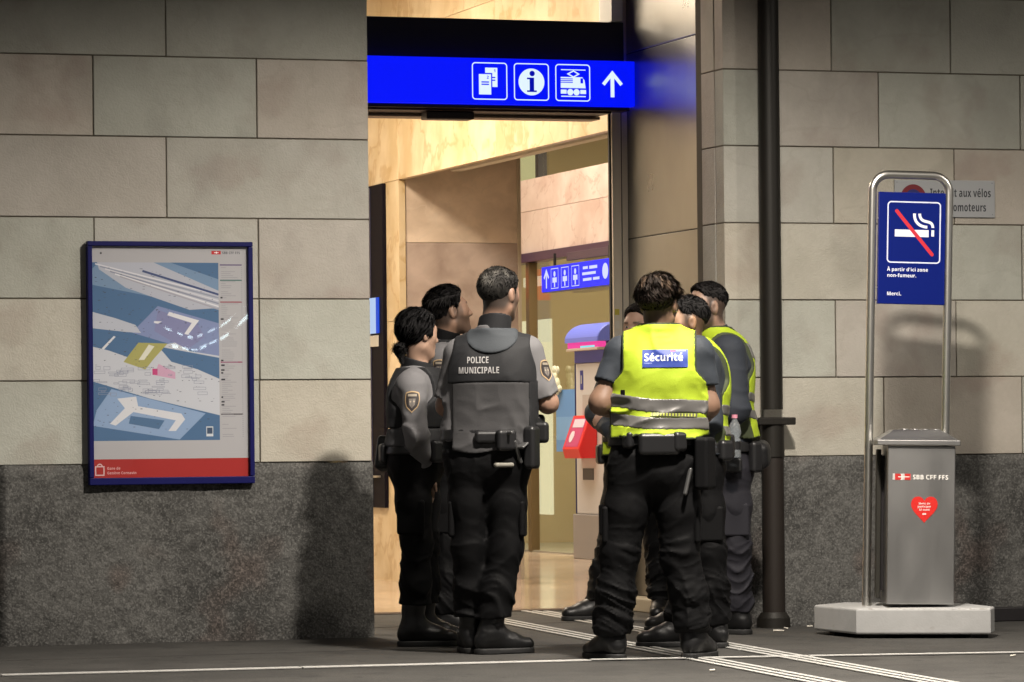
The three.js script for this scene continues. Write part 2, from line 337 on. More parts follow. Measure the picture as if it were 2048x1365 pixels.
// ------------------------------------------------------------------ doorway: jamb panels, frame, header, lit sign
{
  const p = group('door_portal', [0, 0, 0], 'satin bronze metal door jamb and frame on the right of the doorway', 'door frame');
  const ys = [0.08, 1.09, 2.184, 3.278, 4.4];
  for (let i = 0; i < 4; i++) mesh('jamb_panel', slab(2.297, ys[i] + 0.0035, -2.49, 2.36, ys[i + 1] - 0.0035, -0.5, 0.003, i * 0.7, i * 0.3), jambMat, p);
  mesh('panel_backing', slab(2.302, 0.08, -2.5, 2.42, 4.4, -0.42), blackMat, p);
  mesh('stone_kerb', slab(2.16, 0.0, -2.46, 2.4, 0.078, -0.4, 0.008), std([0.36, 0.32, 0.25], 0.7), p);
  const post = (x0, x1, z0, z1, m = frameMetal) => mesh('door_post', slab(x0, 0.0, z0, x1, 4.4, z1, 0.003), m, p);
  post(2.193, 2.249, -2.49, -2.45); post(2.2515, 2.258, -2.5, -2.46, blackMat); post(2.2585, 2.2955, -2.5, -2.465); post(2.182, 2.1915, -2.495, -2.47, blackMat);
  mesh('header_rail', slab(0.0, 2.915, -2.7, 2.16, 2.945, -2.36, 0.004), std([0.035, 0.02, 0.028], 0.4, 0.4), p);
  mesh('header_rail', slab(0.0, 2.895, -2.72, 2.16, 2.912, -2.56, 0.003), std([0.25, 0.2, 0.17], 0.4, 0.5), p);
  mesh('door_sensor', slab(1.03, 2.868, -2.5, 1.32, 2.914, -2.38, 0.008), std([0.02, 0.014, 0.018], 0.35), p);
  mesh('transom_mullion', slab(2.18, 3.462, -2.62, 2.2505, 4.39, -2.4, 0.002), std([0.62, 0.62, 0.6], 0.4), p);
  // glass fan light above the header
  const gl = new THREE.MeshPhysicalMaterial({ color: 0xffffff, roughness: 0.02, transmission: 1, thickness: 0, ior: 1.5 });
  mesh('fanlight_pane', slab(0.0, 3.46, -2.6, 2.175, 4.39, -2.592), gl, p);
  // stickers on the post
  const stick = (y0, y1, c) => mesh('sticker', slab(2.2, y0, -2.4498, 2.228, y1, -2.448), std(c, 0.6), p);
  stick(1.56, 1.64, [0.6, 0.56, 0.5]); stick(1.655, 1.7, [0.62, 0.58, 0.52]); stick(1.735, 1.77, [0.5, 0.42, 0.06]);
  // left side: door post out of sight behind the wall corner
  mesh('door_post', slab(-0.06, 0, -2.6, 0.0, 4.4, -2.44, 0.003), frameMetal, p);
  mesh('jamb_panel', slab(-0.2, 0.0, -2.4, -0.14, 4.4, -0.95, 0.003), jambMat, p);
  mesh('soffit_panel', slab(-0.2, 4.4, -2.6, 2.5, 4.5, -0.3), jambMat, p);
}
{
  const s = group('direction_sign', [1.1, 3.085, -2.44], 'lit blue station direction sign with ticket, information, train and arrow symbols', 'sign');
  // black ballast box above
  mesh('housing', slab(-1.15, 0.139, -0.22, 1.152, 0.371, 0.05, 0.006), blackMat, s);
  const x0 = -1.15, x1 = 1.19, y0 = -0.135, y1 = 0.136, W = x1 - x0, Hh = y1 - y0;
  const map = canvasTex(2048, 237, (c, w, h) => {
    c.fillStyle = 'rgb(0,18,252)'; c.fillRect(0, 0, w, h);
    const k = w / W, X = x => (x - 1.1 - x0) * k, wh = 'rgb(228,246,255)';
    c.strokeStyle = wh; c.lineWidth = 6;
    const rr = (cx) => { c.beginPath(); const a = X(cx) - 92, b = h * 0.5 - 94; c.roundRect(a, b, 184, 188, 16); c.stroke(); };
    rr(1.39); rr(1.647); rr(1.903);
    c.fillStyle = wh;
    let q = X(1.39), m = h / 2;                         // two tickets
    c.fillRect(q - 24, m - 70, 66, 100); c.fillStyle = 'rgb(0,18,252)'; c.fillRect(q - 64, m - 42, 78, 112); c.fillRect(q + 8, m - 22, 22, 6); c.fillRect(q + 8, m - 8, 22, 6); c.font = 'bold 22px sans-serif'; c.fillText('1', q + 22, m - 46);
    c.fillStyle = wh; c.fillRect(q - 58, m - 36, 66, 106); c.fillStyle = 'rgb(0,18,252)'; c.fillRect(q - 44, m + 2, 40, 6); c.fillRect(q - 44, m + 14, 40, 6); c.fillText('2', q - 16, m - 12);
    q = X(1.647); c.fillStyle = wh; c.beginPath(); c.arc(q, m, 70, 0, 7); c.fill();
    c.fillStyle = 'rgb(0,12,170)'; c.beginPath(); c.arc(q + 4, m - 44, 14, 0, 7); c.fill(); c.fillRect(q - 10, m - 22, 24, 70); c.fillRect(q - 24, m - 22, 24, 8); c.fillRect(q - 24, m + 44, 52, 8);
    q = X(1.903); c.fillStyle = wh; c.fillRect(q - 64, m - 70, 134, 5); c.lineWidth = 7; c.beginPath(); c.moveTo(q - 26, m - 46); c.lineTo(q + 4, m - 62); c.lineTo(q + 32, m - 46); c.lineTo(q + 4, m - 30); c.closePath(); c.stroke();
    c.beginPath(); c.moveTo(q - 66, m - 30); c.lineTo(q + 52, m - 30); c.lineTo(q + 64, m - 14); c.lineTo(q + 70, m + 28); c.lineTo(q - 66, m + 28); c.fill();
    c.fillRect(q - 66, m + 36, 32, 22); c.fillRect(q + 40, m + 36, 32, 22); c.beginPath(); c.arc(q - 14, m + 49, 17, 0, 7); c.arc(q + 20, m + 49, 17, 0, 7); c.fill(); c.fillRect(q - 64, m + 68, 134, 6);
    c.fillStyle = 'rgb(0,18,252)'; c.fillRect(q + 42, m - 24, 14, 26); for (let i = 0; i < 3; i++) c.fillRect(q - 70, m - 22 + i * 9, 70, 4);
    q = X(2.15); c.strokeStyle = wh; c.lineWidth = 21; c.beginPath(); c.moveTo(q, m + 72); c.lineTo(q, m - 56); c.stroke(); c.lineWidth = 19; c.beginPath(); c.moveTo(q - 50, m + 6); c.lineTo(q, m - 54); c.lineTo(q + 50, m + 6); c.stroke();
  });
  const faceMat = new THREE.MeshStandardMaterial({ color: 0x020208, emissive: 0xffffff, emissiveMap: map, emissiveIntensity: 1, roughness: 0.25 });
  const f = new THREE.PlaneGeometry(W - 0.012, Hh - 0.006); f.translate((x0 + x1) / 2, (y0 + y1) / 2, 0.142);
  mesh('sign_face', f, faceMat, s);
  const blueGlow = new THREE.MeshStandardMaterial({ color: 0x020208, emissive: new THREE.Color().setRGB(0, 0.006, 0.95), emissiveIntensity: 1, roughness: 0.25 });
  mesh('sign_body', box(W, Hh, 0.13, (x0 + x1) / 2, (y0 + y1) / 2, 0.074, 0.02), blueGlow, s);
  mesh('bottom_rail', slab(x0, y0 - 0.022, 0.0, x1 - 0.03, y0 - 0.001, 0.12, 0.004), std([0.03, 0.02, 0.03], 0.4, 0.3), s);
  const l = areaLight(0x0a18ff, 0.25, 2.2, 0.24, [1.12, 3.085, -2.29], [0, 0, 1]);
}
// ------------------------------------------------------------------ station hall behind the doorway
{
  const f = group('hall_floor', [0, 0, 0], null, null, null, 'structure');
  mesh('floor_bed', slab(-0.6, 0.002, -16.2, 9, 0.008, -2.43), std([0.2, 0.15, 0.11], 0.6), f);
  for (let i = 0; i < 7; i++) for (let k = 0; k < 23; k++) {
    const x0 = -0.5 + i * 0.9, z1 = -2.44 - k * 0.6;
    mesh('floor_slab', slab(x0 + 0.002, 0.004, z1 - 0.598, x0 + 0.898, 0.014, z1 - 0.002, 0, R(0, 5), R(0, 5)), hallFloorMats[(i * 2 + k + (rnd() < 0.3 ? 1 : 0)) % 3], f);
  }
  const X = 2.25;
  const y = group('travertine_wall', [0, 0, 0], 'brightly lit yellow travertine hall wall above the opening', 'wall');
  const joints = [-2.63, -3.4, -4.83, -6.26, -7.05];
  for (let i = 0; i < 4; i++) for (const [a, b] of [[2.84, 3.86], [3.86, 4.8]]) mesh('stone_slab', slab(X, a + 0.0015, joints[i + 1] + 0.0015, X + 0.05, b - 0.0015, joints[i] - 0.0015, 0.002, R(0, 4), R(0, 4)), travMat[(i + (a > 3 ? 1 : 0)) % 3], y);
  for (const [a, b] of [[0.0, 0.9], [0.9, 1.85], [1.85, 2.84], [2.84, 3.86], [3.86, 4.8]]) mesh('stone_slab', slab(X, a + 0.0015, -8.6, X + 0.05, b - 0.0015, -7.0515, 0.002, R(0, 4), R(0, 4)), travMat[Math.floor(a) % 3], y);
  const b = group('brown_marble_pier', [0, 0, 0], 'brown veined marble pier beside the yellow wall behind the two policemen', 'pier');
  for (const [a, c] of [[0.01, 0.95], [0.95, 1.76], [1.76, 2.4], [2.4, 3.6], [3.6, 4.8]]) mesh('marble_slab', slab(X + 0.053, a + 0.0012, -7.45, 3.13, c - 0.0012, -7.06, 0.002, R(0, 4), R(0, 4)), a > 2 ? brownMat : pierPink, b);
  mesh('corner_trim', slab(3.132, 0.01, -7.5, 3.155, 4.8, -7.05, 0.002), std([0.42, 0.36, 0.28], 0.4), b);

  const d = group('display_cabinet', [0, 0, 0], 'tall narrow black cabinet with bluish lit strip at the left door edge', 'cabinet');
  mesh('body', slab(X - 0.03, 0.53, -8.1, X - 0.001, 2.835, -7.36, 0.006), new THREE.MeshPhysicalMaterial({ color: new THREE.Color().setRGB(0.006, 0.005, 0.009), roughness: 0.5, specularIntensity: 0.12 }), d);
  mesh('edge_strip', slab(X - 0.036, 0.54, -7.68, X - 0.03, 2.82, -7.66), std([0.05, 0.05, 0.09], 0.2), d);
  const bl = new THREE.MeshStandardMaterial({ color: 0x101018, emissive: new THREE.Color(0.5, 0.68, 1.0), emissiveIntensity: 0.85 });
  mesh('lit_strip', slab(X - 0.04, 1.775, -7.85, X - 0.031, 2.03, -7.52, 0.003), bl, d);
  mesh('lit_edge', slab(X - 0.0401, 1.775, -7.515, X - 0.031, 2.03, -7.45, 0.003), new THREE.MeshStandardMaterial({ color: 0x020208, emissive: new THREE.Color(0.0, 0.06, 0.6) }), d);
  mesh('lit_window', slab(X - 0.04, 1.68, -7.84, X - 0.031, 1.76, -7.47, 0.003), std([0.5, 0.5, 0.47], 0.4), d);
  mesh('handle', slab(X - 0.07, 0.745, -7.7, X - 0.031, 0.76, -7.45, 0.003), tubeSteel, d);

  // far side of the hall: pink marble band over a glazed shop front
  const P = 5.4;
  const pk = group('pink_marble_wall', [0, 0, 0], 'pale pink veined marble band above the glazed front deep in the hall', 'wall');
  for (const [a, c, zs] of [[2.66, 3.03, [-16, -14.6, -13.05, -11.5, -10, -8.6]], [3.03, 3.315, [-16, -13.8, -12.58, -11.0, -9.6, -8.6]], [3.72, 4.8, [-16, -14, -12.3, -10.4, -8.6]]])
    for (let i = 0; i + 1 < zs.length; i++) mesh('marble_slab', slab(P, a + 0.0015, zs[i] + 0.0015, P + 0.3, c - 0.0015, zs[i + 1] - 0.0015, 0.002, R(0, 4), R(0, 4)), pinkMat[i % 2], pk);
  const gf = group('glazed_front', [0, 0, 0], 'glass front with dark frame under the pink marble band', 'glass front');
  const pane = new THREE.MeshPhysicalMaterial({ color: 0xffffff, roughness: 0.02, transmission: 1, thickness: 0, ior: 1.5 });
  const purple = std([0.085, 0.04, 0.075], 0.35, 0.3);
  mesh('header_beam', slab(P - 0.05, 2.575, -15.9, P + 0.1, 2.655, -8.6, 0.003), purple, gf);
  mesh('header_track', slab(P - 0.09, 2.53, -12.3, P - 0.052, 2.6, -8.6, 0.003), std([0.1, 0.06, 0.08], 0.4, 0.3), gf);
  for (const z of [-13.57, -10.9]) mesh('mullion', slab(P - 0.02, 0.02, z - 0.045, P + 0.06, 2.574, z + 0.045, 0.003), std([0.16, 0.11, 0.05], 0.4, 0.4), gf);
  const zz = [-15.8, -13.62, -10.945, -8.6];
  for (let i = 0; i < 3; i++) mesh('glass_pane', slab(P + 0.018, 0.03, zz[i] + (i ? 0.092 : 0), P + 0.026, 2.574, zz[i + 1]), pane, gf);
  mesh('sill', slab(P - 0.01, 0.0145, -15.8, P + 0.07, 0.028, -8.6), std([0.3, 0.28, 0.22], 0.5), gf);
  // transom lights above the pink band
  for (const [a, c] of [[-15.8, -13.62], [-13.52, -10.4], [-10.3, -8.6]]) mesh('transom_pane', slab(P + 0.12, 3.318, a, P + 0.128, 3.718, c), pane, gf);
  for (const z of [-13.57, -10.35]) mesh('mullion', slab(P + 0.08, 3.318, z - 0.045, P + 0.16, 3.718, z + 0.045, 0.002), darkMat, gf);
  // room behind the glass
  const back = group('back_room', [0, 0, 0], 'olive walled room behind the glass front', 'room');
  mesh('back_wall', slab(8.2, 0, -16.2, 8.3, 4.8, -8.4), std([0.36, 0.3, 0.14], 0.7), back);
  mesh('dado', slab(8.1, 0, -16.2, 8.199, 0.75, -8.4), std([0.2, 0.16, 0.08], 0.6), back);
  mesh('end_wall', slab(3.2, 0, -16.35, 8.2, 4.8, -16.2), std([0.4, 0.34, 0.2], 0.7), back);
  mesh('floor_covering', slab(5.48, 0.009, -16.1, 8.1, 0.02, -8.5), std([0.3, 0.33, 0.27], 0.35), back);
  mesh('ceiling', slab(5.72, 3.9, -16.2, 8.2, 3.98, -8.5), std([0.3, 0.26, 0.16], 0.8), back);
  for (let i = 0; i < 7; i++) mesh('wall_panel', slab(8.15, 0.78, -16 + i * 1.08, 8.198, 2.9, -15.02 + i * 1.08, 0.004), std([[0.4, 0.36, 0.2], [0.3, 0.27, 0.15], [0.46, 0.42, 0.28]][i % 3], 0.5), back);
  for (let i = 0; i < 4; i++) mesh('notice', slab(8.13, 1.5 + (i % 2) * 0.5, -12.6 + i * 0.55, 8.149, 1.9 + (i % 2) * 0.5, -12.25 + i * 0.55), std([[0.55, 0.52, 0.42], [0.42, 0.36, 0.3]][i % 2], 0.6), back);
  mesh('counter', slab(7.2, 0.02, -15.9, 7.8, 1.05, -13.3, 0.01), std([0.2, 0.15, 0.08], 0.4), back);
  mesh('handrail', slab(6.2, 1.0, -16, 6.24, 1.04, -9, 0.004), tubeSteel, back);
  const cream = new THREE.MeshStandardMaterial({ color: 0x222018, emissive: new THREE.Color().setRGB(0.86, 0.82, 0.5), emissiveIntensity: 1 });
  const lp = group('lit_panel', [0, 0, 0], 'tall cream lit panel behind the glass, right of the dark mullion', 'light panel');
  mesh('panel', slab(P + 0.3, 0.33, -14.44, P + 0.34, 2.09, -13.95, 0.004), cream, lp);
  const lp2 = group('lit_panel', [0, 0, 0], 'short cream lit panel behind the glass, left of the dark mullion', 'light panel');
  mesh('panel', slab(P + 0.3, 1.4, -14.74, P + 0.34, 2.09, -14.52, 0.004), cream, lp2);
  const lp3 = group('lit_panel', [0, 0, 0], 'pale lit panel high behind the transom glass', 'light panel');
  mesh('panel', slab(P + 0.5, 3.3, -15.4, P + 0.54, 3.85, -14.65, 0.004), new THREE.MeshStandardMaterial({ color: 0x222018, emissive: new THREE.Color().setRGB(0.5, 0.5, 0.24) }), lp3);
  const tl = group('tube_lamp', [0, 0, 0], 'horizontal white tube lamps glowing behind the glass beside the red fin', 'lamp');
  mesh('tube', slab(P + 0.33, 2.4, -14.74, P + 0.37, 2.49, -13.7, 0.01), new THREE.MeshStandardMaterial({ color: 0x222222, emissive: new THREE.Color().setRGB(0.66, 0.62, 0.4) }), tl);
  // second hanging sign deep in the hall
  const bs = group('direction_sign', [P - 0.12, 2.385, -11.82], 'blurred glowing blue sign with white arrow deep in the hall under the pink marble', 'sign');
  const map = canvasTex(1024, 130, (c, w, h) => {
    c.fillStyle = 'rgb(28,30,250)'; c.fillRect(0, 0, w, h); c.strokeStyle = c.fillStyle = 'rgb(190,196,255)';
    c.lineWidth = 16; c.beginPath(); c.moveTo(70, 112); c.lineTo(70, 26); c.moveTo(36, 60); c.lineTo(70, 22); c.lineTo(104, 60); c.stroke();
    c.lineWidth = 4; for (const x of [190, 340, 490]) { c.strokeRect(x - 50, 14, 104, 102); c.beginPath(); c.arc(x, 42, 15, 0, 7); c.fill(); c.fillRect(x - 30, 60, 62, 26); c.fillRect(x - 8, 70, 16, 40); }
    c.fillRect(600, 24, 70, 14); c.fillRect(690, 24, 110, 16); c.fillRect(590, 54, 190, 14); c.fillRect(600, 84, 120, 14); c.fillRect(740, 84, 90, 14); c.beginPath(); c.arc(910, 60, 40, 0, 7); c.fill();
  });
  const sf = new THREE.PlaneGeometry(1.84, 0.215); sf.rotateY(-Math.PI / 2); sf.translate(-0.046, 0, 0);
  mesh('sign_face', sf, new THREE.MeshStandardMaterial({ color: 0x050510, emissive: 0xffffff, emissiveMap: map, emissiveIntensity: 1.3 }), bs);
  mesh('housing', box(0.09, 0.225, 1.85, 0, 0, 0, 0.01), std([0.02, 0.02, 0.25], 0.3), bs);
  for (const z of [-0.7, 0.7]) mesh('hanger', box(0.02, 0.12, 0.02, 0, 0.16, z), darkMat, bs);
  // fin banner
  const fin = group('fin_banner', [P - 0.16, 0, -13.86], 'slim grey and red vertical fin on the marble corner deep in the hall', 'banner');
  mesh('fin', slab(-0.08, 1.88, -0.03, 0.1, 2.25, 0.03, 0.003), std([0.14, 0.14, 0.18], 0.5), fin);
  mesh('red_panel', slab(-0.08, 2.253, -0.03, 0.1, 2.53, 0.03, 0.003), std([0.62, 0.05, 0.02], 0.5), fin);
  mesh('fin_top', slab(-0.08, 2.533, -0.03, 0.1, 2.72, 0.03, 0.003), std([0.06, 0.06, 0.075], 0.5), fin);
  // poster and paper flower on the glass
  const po = group('blue_poster', [0, 0, 0], 'pale blue poster on the glass left of the ticket machine', 'poster');
  mesh('sheet', slab(P - 0.012, 0.9, -12.84, P + 0.0, 1.435, -12.3), std([0.13, 0.3, 0.62], 0.5), po);
  mesh('sheet_band', slab(P - 0.0135, 1.0, -12.83, P - 0.0125, 1.2, -12.31), std([0.2, 0.4, 0.7], 0.5), po);
  const pf = group('paper_ornament', [P - 0.05, 1.53, -12.72], 'white ruffled paper ornament above the blue poster', 'decoration');
  const leaves = []; for (let i = 0; i < 14; i++) { const g = new THREE.SphereGeometry(R(0.03, 0.06), 8, 6); g.scale(0.5, R(0.7, 1.3), 0.8); g.translate(R(-0.02, 0.02), R(-0.1, 0.1), R(-0.07, 0.07)); leaves.push(g); }
  mesh('ruffle', merge(leaves), std([0.66, 0.66, 0.5], 0.7), pf);
  // hall shell
  const sh = group('hall_shell', [0, 0, 0], 'plain plaster shell and ceiling of the station hall', 'hall');
  const plaster = std([0.6, 0.55, 0.46], 0.8);
  mesh('ceiling', slab(-0.8, 4.81, -16.3, 5.7, 4.9, -2.4), plaster, sh);
  mesh('side_wall', slab(-0.8, 0, -16.3, -0.62, 4.8, -2.66), plaster, sh);
  mesh('side_wall', slab(3.2, 0, -16.34, -0.62 + 3.8, 4.8, -16.3), plaster, sh);
  mesh('end_wall', slab(-0.8, 0, -16.34, 3.18, 4.8, -16.2), plaster, sh);
  mesh('roof_slab', slab(-4.5, 4.95, -16.4, 9.2, 5.1, -0.3), std([0.1, 0.1, 0.1], 0.9), sh);
  mesh('outer_wall', slab(8.4, 0, -16.4, 8.6, 4.95, -0.42), plaster, sh);
  mesh('partition', slab(2.62, 2.9, -7.0, 2.7, 4.8, -2.63), plaster, sh);
  const hg = new THREE.MeshStandardMaterial({ color: 0x111111, emissive: new THREE.Color(1, 0.88, 0.66), emissiveIntensity: 3 });
  for (const [x, yy, z, w, l, , , n] of HALL) {
    const g = group('ceiling_light', [x, yy + 0.03, z], n, 'lamp');
    if (yy < 4.5) mesh('rod', slab(-0.01, 0.021, -0.01, 0.01, yy < 4 ? 0.05 : 0.47, 0.01), whitePaint, g);
    mesh('diffuser', slab(-w / 2, 0, -l / 2, w / 2, 0.012, l / 2), hg, g);
    mesh('frame', slab(-w / 2 - 0.03, 0.0125, -l / 2 - 0.03, w / 2 + 0.03, 0.02, l / 2 + 0.03), whitePaint, g);
  }
}
// ticket machine by the glass
{
  const t = group('ticket_machine', [5.25, 0.014, -11.05], 'ticket machine with blue hood and red card reader inside the hall', 'ticket machine');
  t.rotation.y = -Math.PI / 2;
  const w = 0.38, white = std([0.6, 0.58, 0.57], 0.45), grey = std([0.3, 0.275, 0.26], 0.5), blue = std([0.03, 0.04, 0.5], 0.3), red = std([0.75, 0.03, 0.03], 0.35);
  mesh('pedestal', slab(-w - 0.02, 0, -0.2, w + 0.02, 0.37, 0.2, 0.008), grey, t);
  mesh('body', slab(-w, 0.372, -0.19, w, 1.62, 0.17, 0.008), white, t);
  mesh('edge_profile', slab(-w - 0.015, 0.372, -0.195, -w - 0.001, 1.62, 0.176, 0.003), std([0.02, 0.025, 0.12], 0.4), t);
  mesh('top_panel', slab(-w, 1.622, -0.19, w, 1.73, 0.18, 0.006), blue, t);
  { const s = new THREE.Shape(); s.moveTo(-0.22, 0); s.lineTo(0.25, 0); s.lineTo(0.25, 0.03); s.quadraticCurveTo(0.22, 0.12, 0.1, 0.145); s.lineTo(-0.22, 0.145); s.closePath();
    const g = new THREE.ExtrudeGeometry(s, { depth: 2 * w + 0.04, bevelEnabled: true, bevelSize: 0.006, bevelThickness: 0.006, bevelSegments: 1, curveSegments: 10 }); g.rotateY(-Math.PI / 2); g.translate(w + 0.02, 1.795, 0);
    mesh('hood', g, std([0.15, 0.19, 0.68], 0.35), t); }
  const glowM = new THREE.MeshStandardMaterial({ color: 0x401030, emissive: new THREE.Color().setRGB(0.85, 0.06, 0.32), emissiveIntensity: 1 });
  mesh('light_bar', slab(-w, 1.742, 0.17, w, 1.79, 0.24, 0.004), glowM, t);
  mesh('light_bar_cyan', slab(-0.05, 1.743, 0.2405, 0.3, 1.758, 0.243, 0.001), new THREE.MeshStandardMaterial({ color: 0x103030, emissive: new THREE.Color().setRGB(0.25, 0.8, 0.85) }), t);
  mesh('light_bar_tray', slab(-w - 0.01, 1.72, 0.18, w + 0.01, 1.741, 0.25, 0.003), std([0.5, 0.42, 0.34], 0.4), t);
  mesh('price_label', slab(-0.26, 1.4, 0.1705, -0.19, 1.56, 0.174), std([0.02, 0.025, 0.25], 0.4), t);
  mesh('label_mark', slab(-0.24, 1.45, 0.1745, -0.21, 1.52, 0.1755), whitePaint, t);
  mesh('screen', slab(-0.2, 1.1, 0.1705, 0.1, 1.36, 0.176, 0.002), std([0.46, 0.42, 0.4], 0.3), t);
  mesh('slot', slab(-0.2, 0.95, 0.1705, -0.02, 1.0, 0.174), darkMat, t);
  mesh('coin_tray', slab(-0.21, 0.655, 0.1705, 0.05, 0.75, 0.176, 0.002), std([0.06, 0.055, 0.07], 0.4), t);
  { const s = new THREE.Shape(); s.moveTo(0, 0); s.lineTo(0.13, 0.0); s.lineTo(0.15, 0.07); s.lineTo(0.05, 0.34); s.lineTo(0, 0.34); s.closePath();
    const g = new THREE.ExtrudeGeometry(s, { depth: 0.4, bevelEnabled: true, bevelSize: 0.006, bevelThickness: 0.006, bevelSegments: 1 }); g.rotateY(-Math.PI / 2); g.translate(0.14, 0.84, 0.178);
    mesh('card_reader', g, red, t);
    const pl = (name, u0, u1, v0, v1, m) => { const q = box(u1 - u0, v1 - v0, 0.003, (u0 + u1) / 2, (v0 + v1) / 2, 0); q.rotateX(-Math.atan2(0.1, 0.27)); q.translate(0, 0.84 + 0.07 + 0.0, 0.178 + 0.153 + 0.004); return mesh(name, q, m, t); };
    pl('reader_panel', -0.22, 0.1, 0.02, 0.27, std([0.55, 0.06, 0.18], 0.4)); pl('reader_label', -0.18, 0.08, 0.19, 0.262, std([0.7, 0.6, 0.68], 0.4)).position.z = 0.003;
    const q = new THREE.CylinderGeometry(0.05, 0.05, 0.003, 24); q.rotateX(Math.PI / 2); q.translate(-0.12, 0.11, 0); q.rotateX(-Math.atan2(0.1, 0.27)); q.translate(0, 0.91, 0.337); mesh('reader_dot', q, std([0.75, 0.65, 0.7], 0.4), t).position.z = 0.002;
  }
}

// ------------------------------------------------------------------ map board on the left wall
{
  const x0 = -1.497, x1 = -0.646, y0 = 0.797, y1 = 2.018;
  const b = group('map_board', [(x0 + x1) / 2, (y0 + y1) / 2, 0.0], 'framed station map behind glass with dark blue frame and red footer', 'map board');
  const W = x1 - x0, Hh = y1 - y0, fr = 0.024, fm = new THREE.MeshPhysicalMaterial({ color: new THREE.Color().setRGB(0.005, 0.006, 0.085), roughness: 0.5, specularIntensity: 0.35 });
  mesh('frame_bar', slab(-W / 2, Hh / 2 - fr, 0.012, W / 2, Hh / 2, 0.06, 0.004), fm, b);
  mesh('frame_bar', slab(-W / 2, -Hh / 2, 0.012, W / 2, -Hh / 2 + fr * 1.5, 0.06, 0.004), fm, b);
  mesh('frame_bar', slab(-W / 2, -Hh / 2 + fr * 1.5 + 0.001, 0.012, -W / 2 + fr, Hh / 2 - fr - 0.001, 0.06, 0.004), fm, b);
  mesh('frame_bar', slab(W / 2 - fr, -Hh / 2 + fr * 1.5 + 0.001, 0.012, W / 2, Hh / 2 - fr - 0.001, 0.06, 0.004), fm, b);
  mesh('back_panel', slab(-W / 2 + 0.01, -Hh / 2 + 0.01, 0.002, W / 2 - 0.01, Hh / 2 - 0.01, 0.03), fm, b);
  const map = canvasTex(832, 1200, (c, w, h) => {
    const s = w / 832; c.fillStyle = '#b0afb2'; c.fillRect(0, 0, w, h);
    const poly = (col, ...p) => { c.fillStyle = col; c.beginPath(); for (let i = 0; i < p.length; i += 2) c[i ? 'lineTo' : 'moveTo'](p[i] * s, p[i + 1] * s); c.closePath(); c.fill(); };
    c.save(); c.beginPath(); c.rect(4, 84, 672, 925); c.clip();
    c.fillStyle = '#4a6c92'; c.fillRect(0, 84, 700, 930);
    poly('#7590ae', 0, 120, 40, 84, 420, 84, 676, 170, 676, 330, 0, 200);
    poly('#b3b6c2', 30, 84, 330, 84, 676, 230, 676, 320, 520, 330, 180, 215, 40, 120);
    for (let i = 0; i < 6; i++) { c.strokeStyle = ['#d8d8de', '#9298a8', '#cfcfd6', '#8b8fa0', '#dcdce0', '#a3a2ac'][i]; c.lineWidth = 7; c.beginPath(); c.moveTo(20 + i * 26, 92 + i * 13); c.lineTo(676, 292 + i * 15 - 40); c.stroke(); }
    c.strokeStyle = '#3e4c78'; c.lineWidth = 11; c.beginPath(); c.moveTo(270, 128); c.lineTo(676, 250); c.stroke();
    poly('#7f8cb4', 350, 310, 676, 400, 676, 580, 540, 545, 210, 448); poly('#8083aa', 350, 330, 560, 400, 600, 470, 500, 540, 330, 440);
    poly('#dcdce0', 410, 340, 570, 385, 510, 460, 490, 455, 530, 398, 400, 358); poly('#dddde2', 330, 388, 372, 390, 350, 402, 328, 398);
    poly('#b9bdc8', 0, 340, 120, 372, 230, 408, 260, 450, 180, 445, 0, 425);
    poly('#c3c6ce', 0, 510, 200, 580, 330, 520, 440, 500, 520, 545, 676, 570, 676, 880, 300, 790, 0, 700);
    poly('#4a6c92', 350, 520, 676, 580, 676, 690, 560, 640, 420, 600); poly('#4a6c92', 0, 440, 180, 480, 240, 490, 170, 560, 0, 520);
    poly('#d6d8dd', 115, 465, 50, 530, 62, 536, 125, 470);
    poly('#a5a15f', 245, 500, 400, 505, 330, 580, 280, 640, 165, 600); poly('#d9d8c8', 300, 510, 330, 520, 275, 590, 245, 590);
    poly('#c99fb8', 350, 610, 440, 655, 440, 690, 330, 670); poly('#c0427a', 318, 636, 345, 636, 345, 668, 318, 668);
    poly('#8ba4c6', 100, 740, 600, 870, 460, 1005, 0, 930, 20, 850);
    poly('#d4d5da', 230, 780, 240, 830, 470, 870, 490, 900, 440, 960, 400, 960, 440, 905, 215, 860, 120, 930, 90, 920, 170, 840, 130, 790);
    poly('#4d6e92', 200, 880, 380, 905, 350, 950, 190, 920);
    c.fillStyle = '#474b58'; for (let i = 0; i < 260; i++) { const x = rnd() * 670, y = 110 + rnd() * 860; c.globalAlpha = 0.35 + 0.6 * rnd(); c.fillRect(x, y, 3 + rnd() * 10, 1.5 + rnd() * 2.5); c.globalAlpha = 1; }
    c.strokeStyle = '#8b90a2'; c.lineWidth = 2; for (let i = 0; i < 60; i++) { const x = rnd() * 560, y = 620 + rnd() * 150; c.strokeRect(x, y, 18 + rnd() * 50, 5 + rnd() * 12); }
    poly('#cfd4da', 603, 938, 640, 938, 640, 990, 603, 990); poly('#3d4f68', 607, 944, 636, 944, 636, 976, 607, 976);
    c.restore();
    c.fillStyle = '#3a3a3e'; c.fillRect(46, 32, 9, 9);
    // rail company mark, top right
    c.fillStyle = '#c22a30'; c.fillRect(640, 22, 50, 18); c.fillStyle = '#fff'; c.fillRect(654, 29, 24, 4); c.fillRect(664, 25, 4, 12);
    c.fillStyle = '#55565c'; c.font = 'bold 17px sans-serif'; c.fillText('SBB CFF FFS', 697, 38);
    // legend
    let yy = 92; const heads = [[92, '#5b4a76'], [172, '#3c6862'], [286, '#92404c'], [600, '#8e2a56'], [872, '#3a3436']];
    for (const [y, col] of heads) { c.fillStyle = col; c.fillRect(684, y, 118, 6); }
